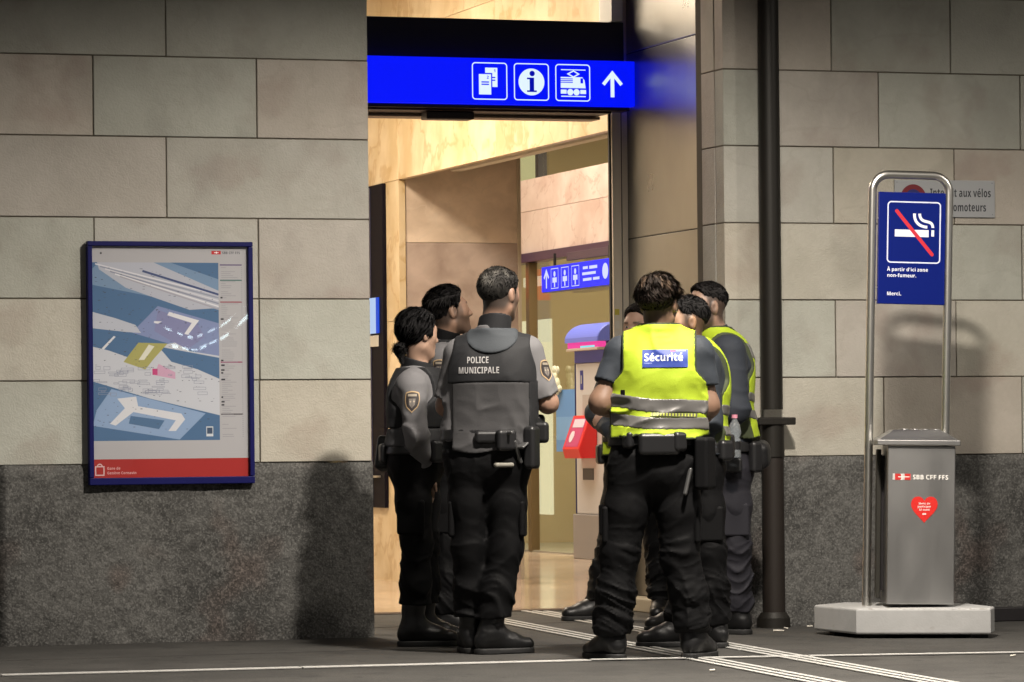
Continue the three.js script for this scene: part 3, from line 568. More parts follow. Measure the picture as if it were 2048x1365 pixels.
    c.fillStyle = '#8d8e96'; for (yy = 108; yy < 1000; yy += 10.5) { if (rnd() < 0.8) c.fillRect(690, yy, 20 + rnd() * 74, 2.2); c.fillRect(798, yy, 6, 3); }
    c.fillStyle = '#2f2f36'; for (const y of [262, 374, 590, 615, 640, 655, 690, 782, 806, 822]) c.fillRect(686, y, 9 + rnd() * 12, 8);
    // footer
    c.fillStyle = '#a3211d'; c.fillRect(0, 1104, w, h - 1104);
    c.strokeStyle = '#d9b9b9'; c.lineWidth = 6; c.strokeRect(12, 1142, 44, 44); c.beginPath(); c.arc(34, 1142, 13, Math.PI, 0); c.stroke();
    c.fillStyle = '#d9a9a9'; c.font = 'bold 19px sans-serif'; c.fillText('Gare de', 72, 1158); c.fillText('Genève Cornavin', 72, 1182);
  });
  const pg = new THREE.PlaneGeometry(W - 2 * fr, Hh - 2.5 * fr); pg.translate(0, fr * 0.25, 0.0345);
  mesh('map_sheet', pg, new THREE.MeshStandardMaterial({ map, roughness: 0.75 }), b);
  const gg = new THREE.PlaneGeometry(W - 2 * fr, Hh - 2.5 * fr, 24, 36); gg.translate(0, fr * 0.25, 0.044);
  { const p = gg.attributes.position; for (let i = 0; i < p.count; i++) p.setZ(i, 0.046 + 0.0022 * Math.sin(p.getX(i) * 5.1 + 1) * Math.cos(p.getY(i) * 4.3)); gg.computeVertexNormals(); }
  mesh('glass_pane', gg, new THREE.MeshPhysicalMaterial({ color: 0xffffff, roughness: 0.015, transmission: 1, thickness: 0, ior: 1.52 }), b);
}
// enamel plate on the right wall
{
  const x0 = 2.915, x1 = 3.505, y0 = 2.178, y1 = 2.378, W = x1 - x0, Hh = y1 - y0;
  const b = group('wall_plate', [(x0 + x1) / 2, (y0 + y1) / 2, 0.006], 'grey wall plate forbidding bicycles, half hidden behind the no-smoking sign', 'sign');
  const map = canvasTex(1180, 400, (c, w, h) => {
    c.fillStyle = '#a2a4a6'; c.fillRect(0, 0, w, h); c.fillStyle = '#2b2d33'; c.font = 'bold 118px sans-serif';
    c.save(); c.translate(410, 178); c.scale(0.72, 1.05); c.fillText('Interdit aux vélos', 0, 0); c.restore();
    c.save(); c.translate(410, 336); c.scale(0.72, 1.05); c.fillText('et vélomoteurs', 60, 0); c.restore();
    c.fillStyle = '#701420'; c.beginPath(); c.arc(215, 195, 150, 0, 7); c.fill(); c.fillStyle = '#1d1f6a'; c.beginPath(); c.arc(215, 195, 96, 0, 7); c.fill();
    c.fillStyle = '#77777a'; for (const [x, y] of [[24, 24], [w - 30, 24], [24, h - 26], [w - 30, h - 30]]) { c.beginPath(); c.arc(x, y, 6, 0, 7); c.fill(); }
  });
  const g = new THREE.PlaneGeometry(W - 0.004, Hh - 0.004); g.translate(0, 0, 0.0052);
  mesh('plate_print', g, new THREE.MeshStandardMaterial({ map, roughness: 0.5 }), b);
  mesh('plate', box(W, Hh, 0.008, 0, 0, 0, 0.002), std([0.42, 0.43, 0.44], 0.4, 0.5), b);
}
// cast iron drainpipe
{
  const p = group('drainpipe', [2.148, 0, 0.105], 'dark cast iron drainpipe running up the stone wall', 'drainpipe');
  const iron = std([0.016, 0.014, 0.011], 0.5, 0.3), rust = std([0.017, 0.012, 0.009], 0.6, 0.2);
  mesh('upper_pipe', cyl(0.058, 0.053, 3.5, 0.008, 2.9, 0), iron, p);
  mesh('lower_pipe', cyl(0.059, 0.057, 0.86, 0.01, 0.47, 0), rust, p);
  mesh('coupling', cyl(0.064, 0.064, 0.2, 0.008, 1.0, 0), iron, p);
  mesh('bracket', slab(-0.095, 1.068, -0.1, 0.115, 1.108, 0.072, 0.006), iron, p);
  mesh('foot', merge([cyl(0.09, 0.088, 0.05, 0.005, 0.025, 0), cyl(0.086, 0.066, 0.03, 0.006, 0.066, 0)]), iron, p);
}
// no smoking stand with its concrete base, and the ash bin standing on it
const STAND = new THREE.Vector3(2.48, 0, 1.16), SYAW = -0.42;
{
  const t = group('no_smoking_stand', [STAND.x, 0, STAND.z], 'stainless tube stand with blue no-smoking sign on a white concrete base', 'sign stand');
  const s = new THREE.Shape();
  const P = [[2.085, 0.86], [2.095, 1.36], [2.66, 1.67], [2.76, 1.5], [2.8, 1.1], [2.33, 0.66]];
  P.forEach(([x, z], i) => s[i ? 'lineTo' : 'moveTo'](x - STAND.x, -(z - STAND.z)));
  const g = new THREE.ExtrudeGeometry(s, { depth: 0.105, bevelEnabled: true, bevelSize: 0.012, bevelThickness: 0.012, bevelSegments: 3 });
  g.rotateX(-Math.PI / 2); g.translate(0, 0.032, 0); metreUV(g);
  const concMap = colorTex(512, (u, v) => { const a = fbm(u, v, 4, 4, 201), b = fbm(u, v, 24, 24, 202, 3), sp = step(0.74, 0.8, pnoise(u, v, 60, 60, 203)) * step(0.5, 0.7, a); return mix3(mix3([0.36, 0.36, 0.355], [0.44, 0.44, 0.435], clamp(0.5 + 1.2 * (a - 0.5) + 0.6 * (b - 0.5))), [0.2, 0.17, 0.13], 0.5 * sp); }, 1.0);
  mesh('concrete_base', g, std([1, 1, 1], 0.7, 0, { map: concMap, bumpMap: asphaltBump, bumpScale: 0.0005 }), t);
  for (const [x, z] of [[2.16, 0.98], [2.2, 1.33], [2.64, 1.58], [2.72, 1.4], [2.74, 1.14], [2.36, 0.74]]) mesh('rubber_foot', box(0.09, 0.022, 0.07, x - STAND.x, 0.011, z - STAND.z, 0.003), rubberMat, t);
  mesh('chipped_corner', box(0.02, 0.035, 0.05, 2.09 - STAND.x, 0.045, 0.89 - STAND.z, 0.006), std([0.42, 0.27, 0.11], 0.8), t);
  const up = new THREE.Group(); up.name = 'frame'; t.add(up); up.position.set(-0.036, 0.13, -0.016); up.rotation.set(0, -0.14, -0.026, 'YXZ');
  const hw = 0.2, top = 2.19, arc = [];
  for (let i = 0; i <= 10; i++) { const a = Math.PI - i / 10 * Math.PI / 2; arc.push([-hw + 0.085 + 0.085 * Math.cos(a), top - 0.085 + 0.085 * Math.sin(a), 0]); }
  const right = arc.map(([x, y, z]) => [-x, y, z]).reverse();
  const pth = new THREE.CurvePath(); const all = [[-hw, 0, 0], ...arc, ...right, [hw, 0, 0]];
  for (let i = 0; i + 1 < all.length; i++) pth.add(new THREE.LineCurve3(new THREE.Vector3(...all[i]), new THREE.Vector3(...all[i + 1])));
  pth.getPoint = THREE.CurvePath.prototype.getPoint;
  mesh('steel_tube', new THREE.TubeGeometry(pth, 260, 0.0215, 16), tubeSteel, up);
  const sw = 0.349, s0 = 1.537, s1 = 2.102;
  const map = canvasTex(840, 1416, (c, w, h) => {
    c.fillStyle = '#03186a'; c.fillRect(0, 0, w, h); c.strokeStyle = '#d4d8ec'; c.lineWidth = 17; c.beginPath(); c.roundRect(110, 118, 665, 770, 44); c.stroke();
    c.fillStyle = '#e4e6ee'; c.fillRect(200, 470, 430, 90); c.fillRect(664, 470, 36, 80);
    c.strokeStyle = '#e4e6ee'; c.lineWidth = 36; c.beginPath(); c.moveTo(447, 262); c.bezierCurveTo(440, 380, 520, 430, 612, 432); c.stroke(); c.beginPath(); c.moveTo(512, 262); c.bezierCurveTo(520, 420, 680, 310, 682, 440); c.stroke();
    c.strokeStyle = '#c23340'; c.lineWidth = 46; c.lineCap = 'round'; c.beginPath(); c.moveTo(222, 236); c.lineTo(676, 780); c.stroke();
    c.fillStyle = '#e4e6ee'; c.font = 'bold 62px sans-serif'; c.fillText("À partir d'ici zone", 108, 1000); c.fillText('non-fumeur.', 108, 1076); c.fillText('Merci.', 108, 1310);
  });
  const sp = new THREE.Group(); sp.name = 'sign_panel';
  const fp = new THREE.PlaneGeometry(sw - 0.004, s1 - s0 - 0.004); fp.translate(0.006, (s0 + s1) / 2, 0.0135);
  const pl = mesh('sign_panel', box(sw, s1 - s0, 0.024, 0.006, (s0 + s1) / 2, 0, 0.003), std([0.006, 0.012, 0.16], 0.4), up);
  mesh('sign_print', fp, new THREE.MeshPhysicalMaterial({ map, roughness: 0.6, specularIntensity: 0.25 }), up);
  for (const y of [1.62, 1.97]) for (const sx of [-1, 1]) mesh('bracket', box(0.03, 0.008, 0.012, sx * 0.178 + 0.002, y, 0), tubeSteel, up);
}
{
  const t = group('ash_bin', [STAND.x - 0.038, 0.165, STAND.z - 0.016], 'brushed steel ash bin with perforated lid and red heart sticker, on the white concrete base', 'bin');
  t.rotation.order = 'YXZ'; t.rotation.set(0, -0.32, -0.02);
  const z0 = -0.06, z1 = 0.27, x0 = -0.115, x1 = 0.222, H = 0.79;
  mesh('front_panel', slab(x0, 0.0, z1 - 0.02, x1, H, z1, 0.006), steelMat, t);
  mesh('side_panel', slab(x0 + 0.003, 0.0, z0, x0 + 0.02, H, z1 - 0.025, 0.003), std([0.2, 0.19, 0.18], 0.4, 1), t);
  mesh('side_panel', slab(x1 - 0.02, 0.0, z0, x1 - 0.003, H, z1 - 0.025, 0.003), steelMat, t);
  mesh('back_panel', slab(x0 + 0.021, 0.0, z0, x1 - 0.021, H, z0 + 0.015), steelMat, t);
  mesh('hinge_post', slab(x0 - 0.035, 0.02, z0 + 0.05, x0 - 0.012, H - 0.02, z0 + 0.12, 0.004), std([0.05, 0.047, 0.04], 0.5, 0.6), t);
  mesh('hinge_web', slab(x0 - 0.013, 0.06, z0 + 0.07, x0 + 0.004, H - 0.05, z0 + 0.1), darkMat, t);
  // lid: rim and shallow pyramid with round holes seen as dark cups
  mesh('lid_rim', slab(x0 - 0.055, H + 0.002, z0 - 0.03, x1 + 0.022, H + 0.028, z1 + 0.02, 0.004), steelMat, t);
  const py = new THREE.CylinderGeometry(0.16, 0.27, 0.05, 4, 1); py.rotateY(Math.PI / 4); py.scale((x1 - x0 + 0.06) / 0.382, 1, (z1 - z0 + 0.04) / 0.382);
  py.translate((x0 + x1) / 2 - 0.016, H + 0.054, (z0 + z1) / 2 - 0.005); const pf = py.toNonIndexed(); pf.computeVertexNormals();
  mesh('lid_top', pf, steelMat, t);
  for (let i = 0; i < 4; i++) for (let j = 0; j < 3; j++) { const rg = new THREE.TorusGeometry(0.017, 0.0035, 8, 20); rg.rotateX(Math.PI / 2); rg.translate(-0.02 + i * 0.052, H + 0.081, 0.03 + j * 0.055); mesh('hole_rim', rg, steelMat, t); mesh('ash_hole', cyl(0.016, 0.016, 0.003, -0.02 + i * 0.052, H + 0.0812, 0.03 + j * 0.055, 20), blackMat, t); }
  // printed mark and sticker
  const mk = canvasTex(640, 96, (c, w, h) => { c.clearRect(0, 0, w, h); c.fillStyle = '#c9c4c0'; c.fillRect(4, 14, 186, 70); c.fillStyle = '#c4302c'; c.beginPath(); c.moveTo(28, 14); c.lineTo(80, 14); c.lineTo(110, 49); c.lineTo(80, 84); c.lineTo(28, 84); c.closePath(); c.fill(); c.fillRect(126, 14, 62, 70); c.fillStyle = '#e8e2de'; c.fillRect(60, 44, 116, 11); c.fillRect(92, 18, 11, 62); c.fillStyle = '#efece6'; c.font = 'bold 70px sans-serif'; c.save(); c.translate(208, 76); c.scale(0.92, 1); c.fillText('SBB CFF FFS', 0, 0); c.restore(); });
  const mg = new THREE.PlaneGeometry(0.312, 0.043); mg.translate((x0 + x1) / 2 + 0.01, 0.635, z1 + 0.0015);
  mesh('company_mark', mg, new THREE.MeshStandardMaterial({ map: mk, transparent: true, alphaTest: 0.4, roughness: 0.5 }), t);
  const hs = new THREE.Shape(); hs.moveTo(0, -0.072); hs.bezierCurveTo(-0.03, -0.035, -0.07, -0.01, -0.066, 0.025); hs.bezierCurveTo(-0.062, 0.066, -0.012, 0.07, 0, 0.036); hs.bezierCurveTo(0.012, 0.07, 0.062, 0.066, 0.066, 0.025); hs.bezierCurveTo(0.07, -0.01, 0.03, -0.035, 0, -0.072);
  const hg = new THREE.ExtrudeGeometry(hs, { depth: 0.001, bevelEnabled: false }); hg.translate((x0 + x1) / 2 + 0.015, 0.478, z1 + 0.001);
  mesh('heart_sticker', hg, std([0.66, 0.025, 0.02], 0.4), t);
  const ht = canvasTex(256, 256, (c, w, h) => { c.clearRect(0, 0, w, h); c.fillStyle = '#f0d8d4'; c.font = 'bold 42px sans-serif'; c.textAlign = 'center'; c.fillText('Merci de', 128, 66); c.fillText('participer', 128, 112); c.fillText('ici aussi', 128, 158); c.beginPath(); c.roundRect(100, 196, 56, 24, 8); c.fill(); });
  const htg = new THREE.PlaneGeometry(0.085, 0.085); htg.translate((x0 + x1) / 2 + 0.015, 0.477, z1 + 0.0026);
  mesh('heart_print', htg, new THREE.MeshStandardMaterial({ map: ht, transparent: true, alphaTest: 0.4, roughness: 0.5 }), t);
}
// ------------------------------------------------------------------ people: signed-distance bodies meshed with surface nets
const v3 = (a, b, c) => [a, b, c], add = (a, b) => [a[0] + b[0], a[1] + b[1], a[2] + b[2]], sub = (a, b) => [a[0] - b[0], a[1] - b[1], a[2] - b[2]], mul = (a, s) => [a[0] * s, a[1] * s, a[2] * s];
const dot = (a, b) => a[0] * b[0] + a[1] * b[1] + a[2] * b[2], len = a => Math.hypot(a[0], a[1], a[2]), nrm = a => mul(a, 1 / (len(a) || 1)), lerp = (a, b, t) => add(a, mul(sub(b, a), t));
const crs = (a, b) => [a[1] * b[2] - a[2] * b[1], a[2] * b[0] - a[0] * b[2], a[0] * b[1] - a[1] * b[0]];
const FW = [Math.sin(YAW), 0, -Math.cos(YAW)], RT = [Math.cos(YAW), 0, Math.sin(YAW)];
// a joint measured in the photograph (full-size pixels) at a depth in metres along the view
function at(px, py, d) { const dx = px - 1024, dy = py - 881, xs = dx - 0.01 * dy, ys = dy + 0.01 * dx; return [CAM.x + d * (FW[0] + RT[0] * xs / 7800), CAM.y - d * ys / 7800, CAM.z + d * (FW[2] + RT[2] * xs / 7800)]; }

// primitive: tapered capsule, optionally squeezed by k along n, optionally flat-ended
function cone(a, b, ra, rb, o = {}) { const ab = sub(b, a), L2 = dot(ab, ab) || 1e-9; return { a, ab, L2, ra, rb, n: o.n, k: o.k || 1, cap: o.cap, capn: nrm(ab), b, s: o.s }; }
function dCone(c, x, y, z) {
  let px = x - c.a[0], py = y - c.a[1], pz = z - c.a[2], t = (px * c.ab[0] + py * c.ab[1] + pz * c.ab[2]) / c.L2; t = t < 0 ? 0 : t > 1 ? 1 : t;
  let qx = px - c.ab[0] * t, qy = py - c.ab[1] * t, qz = pz - c.ab[2] * t;
  if (c.n) { const qn = (qx * c.n[0] + qy * c.n[1] + qz * c.n[2]) * (1 / c.k - 1); qx += c.n[0] * qn; qy += c.n[1] * qn; qz += c.n[2] * qn; }
  let d = Math.sqrt(qx * qx + qy * qy + qz * qz) - (c.ra + (c.rb - c.ra) * t);
  if (c.cap) { const e = (x - c.b[0]) * c.capn[0] + (y - c.b[1]) * c.capn[1] + (z - c.b[2]) * c.capn[2]; if (e > d) d = e; }
  return d;
}
const smin = (a, b, k) => { const h = Math.max(k - Math.abs(a - b), 0) / k; return Math.min(a, b) - h * h * k * 0.25; };
const smax = (a, b, k) => -smin(-a, -b, k);
function union(prims, k) { return (x, y, z) => { let d = 9; for (const c of prims) { const e = dCone(c, x, y, z); d = d > 8 ? e : smin(d, e, c.s || k); } return d; }; }
function ell(cx, cy, cz, rx, ry, rz) { return (x, y, z) => { const a = (x - cx) / rx, b = (y - cy) / ry, c = (z - cz) / rz, k0 = Math.sqrt(a * a + b * b + c * c), k1 = Math.hypot(a / rx, b / ry, c / rz) || 1e-9; return k0 * (k0 - 1) / k1; }; }

function nets(f, lo, hi, h, colour) {
  const nx = Math.ceil((hi[0] - lo[0]) / h) + 1, ny = Math.ceil((hi[1] - lo[1]) / h) + 1, nz = Math.ceil((hi[2] - lo[2]) / h) + 1, B = 4;
  const F = new Float32Array(nx * ny * nz).fill(1), I = (i, j, k) => (k * ny + j) * nx + i;
  for (let k = 0; k < nz; k += B) for (let j = 0; j < ny; j += B) for (let i = 0; i < nx; i += B) {
    const c = f(lo[0] + (i + B / 2) * h, lo[1] + (j + B / 2) * h, lo[2] + (k + B / 2) * h), far = Math.abs(c) > B * h * 1.35 + 0.012;
    for (let kk = k; kk < Math.min(nz, k + B); kk++) for (let jj = j; jj < Math.min(ny, j + B); jj++) for (let ii = i; ii < Math.min(nx, i + B); ii++)
      F[I(ii, jj, kk)] = far ? c : f(lo[0] + ii * h, lo[1] + jj * h, lo[2] + kk * h);
  }
  const pos = [], id = new Int32Array(nx * ny * nz).fill(-1), idx = [];
  for (let k = 0; k + 1 < nz; k++) for (let j = 0; j + 1 < ny; j++) for (let i = 0; i + 1 < nx; i++) {
    let m = 0; const v = [];
    for (let q = 0; q < 8; q++) { const w = F[I(i + (q & 1), j + (q >> 1 & 1), k + (q >> 2))]; v.push(w); if (w < 0) m |= 1 << q; }
    if (m === 0 || m === 255) continue;
    let sx = 0, sy = 0, sz = 0, n = 0;
    for (const [a, b] of NET_EDGES) if ((m >> a & 1) !== (m >> b & 1)) { const t = v[a] / (v[a] - v[b]); sx += (a & 1) + t * ((b & 1) - (a & 1)); sy += (a >> 1 & 1) + t * ((b >> 1 & 1) - (a >> 1 & 1)); sz += (a >> 2) + t * ((b >> 2) - (a >> 2)); n++; }
    id[I(i, j, k)] = pos.length / 3; pos.push(lo[0] + (i + sx / n) * h, lo[1] + (j + sy / n) * h, lo[2] + (k + sz / n) * h);
  }
  const quad = (a, b, c, d, flip) => { if (a < 0 || b < 0 || c < 0 || d < 0) return; if (flip) idx.push(a, c, b, a, d, c); else idx.push(a, b, c, a, c, d); };
  for (let k = 1; k + 1 < nz; k++) for (let j = 1; j + 1 < ny; j++) for (let i = 1; i + 1 < nx; i++) {
    const s = F[I(i, j, k)] < 0;
    if (s !== F[I(i + 1, j, k)] < 0) quad(id[I(i, j - 1, k - 1)], id[I(i, j, k - 1)], id[I(i, j, k)], id[I(i, j - 1, k)], !s);
    if (s !== F[I(i, j + 1, k)] < 0) quad(id[I(i - 1, j, k - 1)], id[I(i - 1, j, k)], id[I(i, j, k)], id[I(i, j, k - 1)], !s);
    if (s !== F[I(i, j, k + 1)] < 0) quad(id[I(i - 1, j - 1, k)], id[I(i, j - 1, k)], id[I(i, j, k)], id[I(i - 1, j, k)], !s);
  }
  const g = new THREE.BufferGeometry(), np = pos.length / 3, uv = new Float32Array(np * 2);
  g.setAttribute('position', new THREE.Float32BufferAttribute(pos, 3)); g.setIndex(idx);
  for (let i = 0; i < np; i++) { uv[2 * i] = (pos[3 * i] * RT[0] + pos[3 * i + 2] * RT[2]) + 0.6 * (pos[3 * i] * FW[0] + pos[3 * i + 2] * FW[2]); uv[2 * i + 1] = pos[3 * i + 1]; }
  g.setAttribute('uv', new THREE.BufferAttribute(uv, 2));
  if (colour) { const col = new Float32Array(np * 3); for (let i = 0; i < np; i++) { const c = colour(pos[3 * i], pos[3 * i + 1], pos[3 * i + 2]); col[3 * i] = c[0]; col[3 * i + 1] = c[1]; col[3 * i + 2] = c[2]; } g.setAttribute('color', new THREE.BufferAttribute(col, 3)); }
  g.computeVertexNormals(); return g;
}
const NET_EDGES = [[0, 1], [2, 3], [4, 5], [6, 7], [0, 2], [1, 3], [4, 6], [5, 7], [0, 4], [1, 5], [2, 6], [3, 7]];

// cloth
const weave = greyTex(256, (u, v) => 0.5 + 0.25 * Math.sin(u * 256 * Math.PI / 2) * Math.sin(v * 256 * Math.PI / 2) + 0.5 * (fbm(u, v, 20, 20, 301, 3) - 0.5), 0.12);
const cloth = (c, rough = 0.85, sheen = 0.25, o = {}) => new THREE.MeshPhysicalMaterial({ color: new THREE.Color().setRGB(...c), roughness: rough, sheen, sheenRoughness: 0.6, sheenColor: new THREE.Color().setRGB(...c.map(x => Math.min(1, x * 2 + 0.05))), bumpMap: weave, bumpScale: 0.0006, ...o });
const CL = {
  black: cloth([0.0035, 0.0035, 0.004], 0.7, 0, { specularIntensity: 0.3 }), navy: cloth([0.019, 0.024, 0.034], 0.8, 0.1), polo: cloth([0.019, 0.025, 0.034], 0.75, 0.1), grey: cloth([0.155, 0.152, 0.158], 0.85, 0.1), greyDark: cloth([0.048, 0.047, 0.049], 0.85, 0.05), vestBlack: cloth([0.009, 0.0095, 0.0115], 0.75, 0.05),
  yellow: cloth([0.36, 0.48, 0.018], 0.7, 0), band: new THREE.MeshStandardMaterial({ color: new THREE.Color().setRGB(0.16, 0.155, 0.15), roughness: 0.38, metalness: 0.35 }), bandY: cloth([0.5, 0.7, 0.03], 0.65), piping: cloth([0.03, 0.04, 0.012], 0.7, 0),
  collar: cloth([0.045, 0.052, 0.06], 0.8), leather: std([0.012, 0.012, 0.013], 0.42), boot: std([0.006, 0.006, 0.0065], 0.42), sole: std([0.012, 0.012, 0.012], 0.7), buckle: std([0.3, 0.3, 0.3], 0.3, 0.9), trim: std([0.1, 0.1, 0.1], 0.35, 0.5),
};
const skinMat = new THREE.MeshPhysicalMaterial({ vertexColors: true, roughness: 0.52, sheen: 0.15, sheenRoughness: 0.5, sheenColor: new THREE.Color(0.6, 0.4, 0.3) });
const strand = greyTex(512, (u, v) => 0.6 * pnoise(u, v, 150, 9, 401) + 0.4 * pnoise(u + 0.05 * pnoise(u, v, 9, 9, 402), v, 260, 16, 403), 0.16);
const hairMat = new THREE.MeshPhysicalMaterial({ vertexColors: true, roughness: 0.62, specularIntensity: 0.6, bumpMap: strand, bumpScale: 0.0035 });
const strandMat = new THREE.MeshPhysicalMaterial({ vertexColors: true, roughness: 0.5, specularIntensity: 0.7 });
const eyeWhite = std([0.6, 0.57, 0.53], 0.25), eyeDark = std([0.01, 0.008, 0.006], 0.15);

function boxOf(prims, pad) { const lo = [9e9, 9e9, 9e9], hi = [-9e9, -9e9, -9e9]; for (const c of prims) for (const p of [c.a, c.b]) for (let k = 0; k < 3; k++) { const r = Math.max(c.ra, c.rb) + pad; lo[k] = Math.min(lo[k], p[k] - r); hi[k] = Math.max(hi[k], p[k] + r); } return [lo, hi]; }
// crease field: sharp soft-edged folds running across the limb
function crease(x, y, z, fx, fy, s) { const w = noise3(x * 5, y * 5, z * 5, s) * 1.6; const n = noise3(x * fx + w, y * fy + 1.7 * w, z * fx - w, s + 1); return 1 - Math.abs(2 * n - 1); }

function person(o) {
  const S = o.seed || 1, fs = o.scale || 1;
  const J = {}; for (const k in o.J) { const [x, y, dd] = o.J[k]; J[k] = at(x, y, o.d + (dd || 0)); }
  for (const s of ['L', 'R']) { const dir = nrm([...o['toe' + s].slice(0, 1), 0, o['toe' + s][1]]); J['toed' + s] = dir; }   // world x,z direction of the foot
  // put the feet on the ground
  for (const s of ['L', 'R']) J['an' + s][1] = 0.115;
  const base = mul(add(J.anL, J.anR), 0.5); base[1] = 0;
  for (const k in J) if (!k.startsWith('toed')) J[k] = sub(J[k], base);
  const G = group('person', base, o.label, 'person', o.group);
  const up = [0, 1, 0];
  const rt = nrm(sub(J.shR, J.shL)); let fw = nrm(crs(up, rt)); const rth = nrm([rt[0], 0, rt[2]]);
  const M = mul(add(J.shL, J.shR), 0.5), P = mul(add(J.hipL, J.hipR), 0.5);
  const sp = t => add(lerp(P, M, t), mul(fw, (o.lean || 0) * Math.sin(Math.PI * clamp(t))));
  const HW = o.hw, FL = o.flat || 0.72;
  const torso = off => {
    const row = (t, hw, r, fwo = 0) => { const c = add(sp(t), mul(fw, fwo)), r2 = r + off, h = Math.max(0.005, hw + off - r2); return cone(sub(c, mul(rth, h)), add(c, mul(rth, h)), r2, r2, { n: fw, k: FL + (off ? 0.04 : 0) }); };
    return [row(0.86, HW[0] * 0.93, 0.125, -0.015), row(0.68, HW[0], 0.135), row(0.42, (HW[0] + HW[1]) / 2, 0.14, 0.012), row(0.18, HW[1], 0.142, 0.012), row(-0.02, HW[2], 0.14), cone(add(sp(0.97), mul(fw, -0.012)), add(J.neck, [0, -0.01, 0]), 0.075 + off, 0.062 + off),
      cone(lerp(M, J.shL, 0.3), lerp(M, J.shL, 0.93), 0.07 + off, 0.056 + off), cone(lerp(M, J.shR, 0.3), lerp(M, J.shR, 0.93), 0.07 + off, 0.056 + off)];
  };
  // ---- head frame
  const hc = J.head, hu = nrm(o.hu ? add(mul(up, 1), o.hu) : up); let hf = nrm(o.face); hf = nrm(sub(hf, mul(hu, dot(hf, hu)))); if (o.pitch) hf = nrm(add(hf, mul(hu, o.pitch))); const hr = nrm(crs(hf, hu)), hu2 = nrm(crs(hr, hf));
  const k = o.headScale || 1;
  const toH = (x, y, z) => { const q = [(x - hc[0]) / k, (y - hc[1]) / k, (z - hc[2]) / k]; return [dot(q, hr), dot(q, hu2), dot(q, hf)]; };
  const E = { cran: ell(0, 0.03, -0.014, 0.077, 0.088, 0.099), face: ell(0, -0.035, 0.028, 0.062, 0.078, 0.066), earL: ell(-0.079, -0.006, -0.006, 0.0115, 0.033, 0.02), earR: ell(0.079, -0.006, -0.006, 0.0115, 0.033, 0.02), socL: ell(-0.031, 0.006, 0.101, 0.016, 0.012, 0.016), socR: ell(0.031, 0.006, 0.101, 0.016, 0.012, 0.016), balL: ell(-0.031, 0.004, 0.077, 0.0125, 0.0125, 0.0125), balR: ell(0.031, 0.004, 0.077, 0.0125, 0.0125, 0.0125), conL: ell(-0.092, -0.004, 0.002, 0.008, 0.018, 0.009), conR: ell(0.092, -0.004, 0.002, 0.008, 0.018, 0.009) };
  const fp = [cone([-0.046, -0.065, 0.0], [-0.012, -0.105, 0.062], 0.024, 0.02), cone([0.046, -0.065, 0.0], [0.012, -0.105, 0.062], 0.024, 0.02), cone([0, -0.104, 0.062], [0, -0.098, 0.07], 0.019, 0.019), cone([-0.032, 0.024, 0.074], [0.032, 0.024, 0.074], 0.015, 0.015), cone([-0.043, -0.018, 0.05], [0.043, -0.018, 0.05], 0.024, 0.024)];
  const fd = [cone([0, 0.012, 0.086], [0, -0.034, 0.108], 0.0095, 0.0135), cone([-0.012, -0.04, 0.094], [0.012, -0.04, 0.094], 0.0095, 0.0095), cone([-0.017, -0.062, 0.084], [0.017, -0.062, 0.084], 0.0085, 0.0085), cone([-0.015, -0.074, 0.083], [0.015, -0.074, 0.083], 0.009, 0.009)];
  const fpU = union(fp, 0.03);
  const headD = (a, b, c) => {
    let d = smin(E.cran(a, b, c), E.face(a, b, c), 0.05); d = smin(d, fpU(a, b, c), 0.025);
    d = smax(d, -E.socL(a, b, c), 0.014); d = smax(d, -E.socR(a, b, c), 0.014); d = Math.min(d, E.balL(a, b, c), E.balR(a, b, c));
    d = smin(d, dCone(fd[0], a, b, c), 0.014); d = smin(d, dCone(fd[1], a, b, c), 0.01); d = smin(d, dCone(fd[2], a, b, c), 0.008); d = smin(d, dCone(fd[3], a, b, c), 0.008);
    let e = smax(Math.min(E.earL(a, b, c), E.earR(a, b, c)), -Math.min(E.conL(a, b, c), E.conR(a, b, c)), 0.006);
    return smin(d, e, 0.01);
  };
  const neckTop = add(hc, add(mul(hu2, -0.06 * k), mul(hf, -0.02 * k))), neck = cone(add(J.neck, [0, -0.03, 0]), neckTop, o.neckR || 0.062, (o.neckR || 0.062) * 0.93);
  const headF = (x, y, z) => { const q = toH(x, y, z); return smin(headD(q[0], q[1], q[2]) * k, dCone(neck, x, y, z), 0.035); };
  // ---- skin colours
  const sk = o.skin, hair = o.hair, beard = o.beard || 0, fade = o.fade || 0;
  const hairline = (a, b, c) => Math.hypot(a * 0.9, b + 0.01, c - 0.125) - (o.oval || 0.106) + 0.007 * (noise3(a * 120, b * 50, c * 120, S + 90) - 0.5);                    // > 0 outside the face oval
  const colHead = (x, y, z) => {
    const [a, b, c] = toH(x, y, z); let m = mul(sk, 0.93 + 0.14 * noise3(x * 60, y * 60, z * 60, 4));
    const lip = step(0.013, 0.004, Math.hypot((b + 0.068) * 0.9, 0)) * step(0.03, 0.02, Math.abs(a)) * step(0.07, 0.082, c); m = mix3(m, [sk[0] * 0.8, sk[1] * 0.55, sk[2] * 0.55], 0.6 * lip);
    const brow = step(0.008, 0.003, Math.abs(b - 0.027 - 0.1 * (0.03 - Math.abs(a)) * 0)) * step(0.012, 0.018, Math.abs(a)) * step(0.056, 0.045, Math.abs(a)) * step(0.05, 0.065, c); m = mix3(m, hair, 0.75 * brow);
    const bd = step(-0.028, -0.05, b - 0.35 * (0.07 - Math.max(c, 0)) * 0.3) * step(-0.012, 0.012, c) * (1 - 0.8 * lip) * step(-0.15, -0.12, b); m = mix3(m, hair, beard * bd);
    const must = step(0.012, 0.005, Math.abs(b + 0.053)) * step(0.035, 0.025, Math.abs(a)) * step(0.07, 0.085, c); m = mix3(m, hair, beard * 0.8 * must);
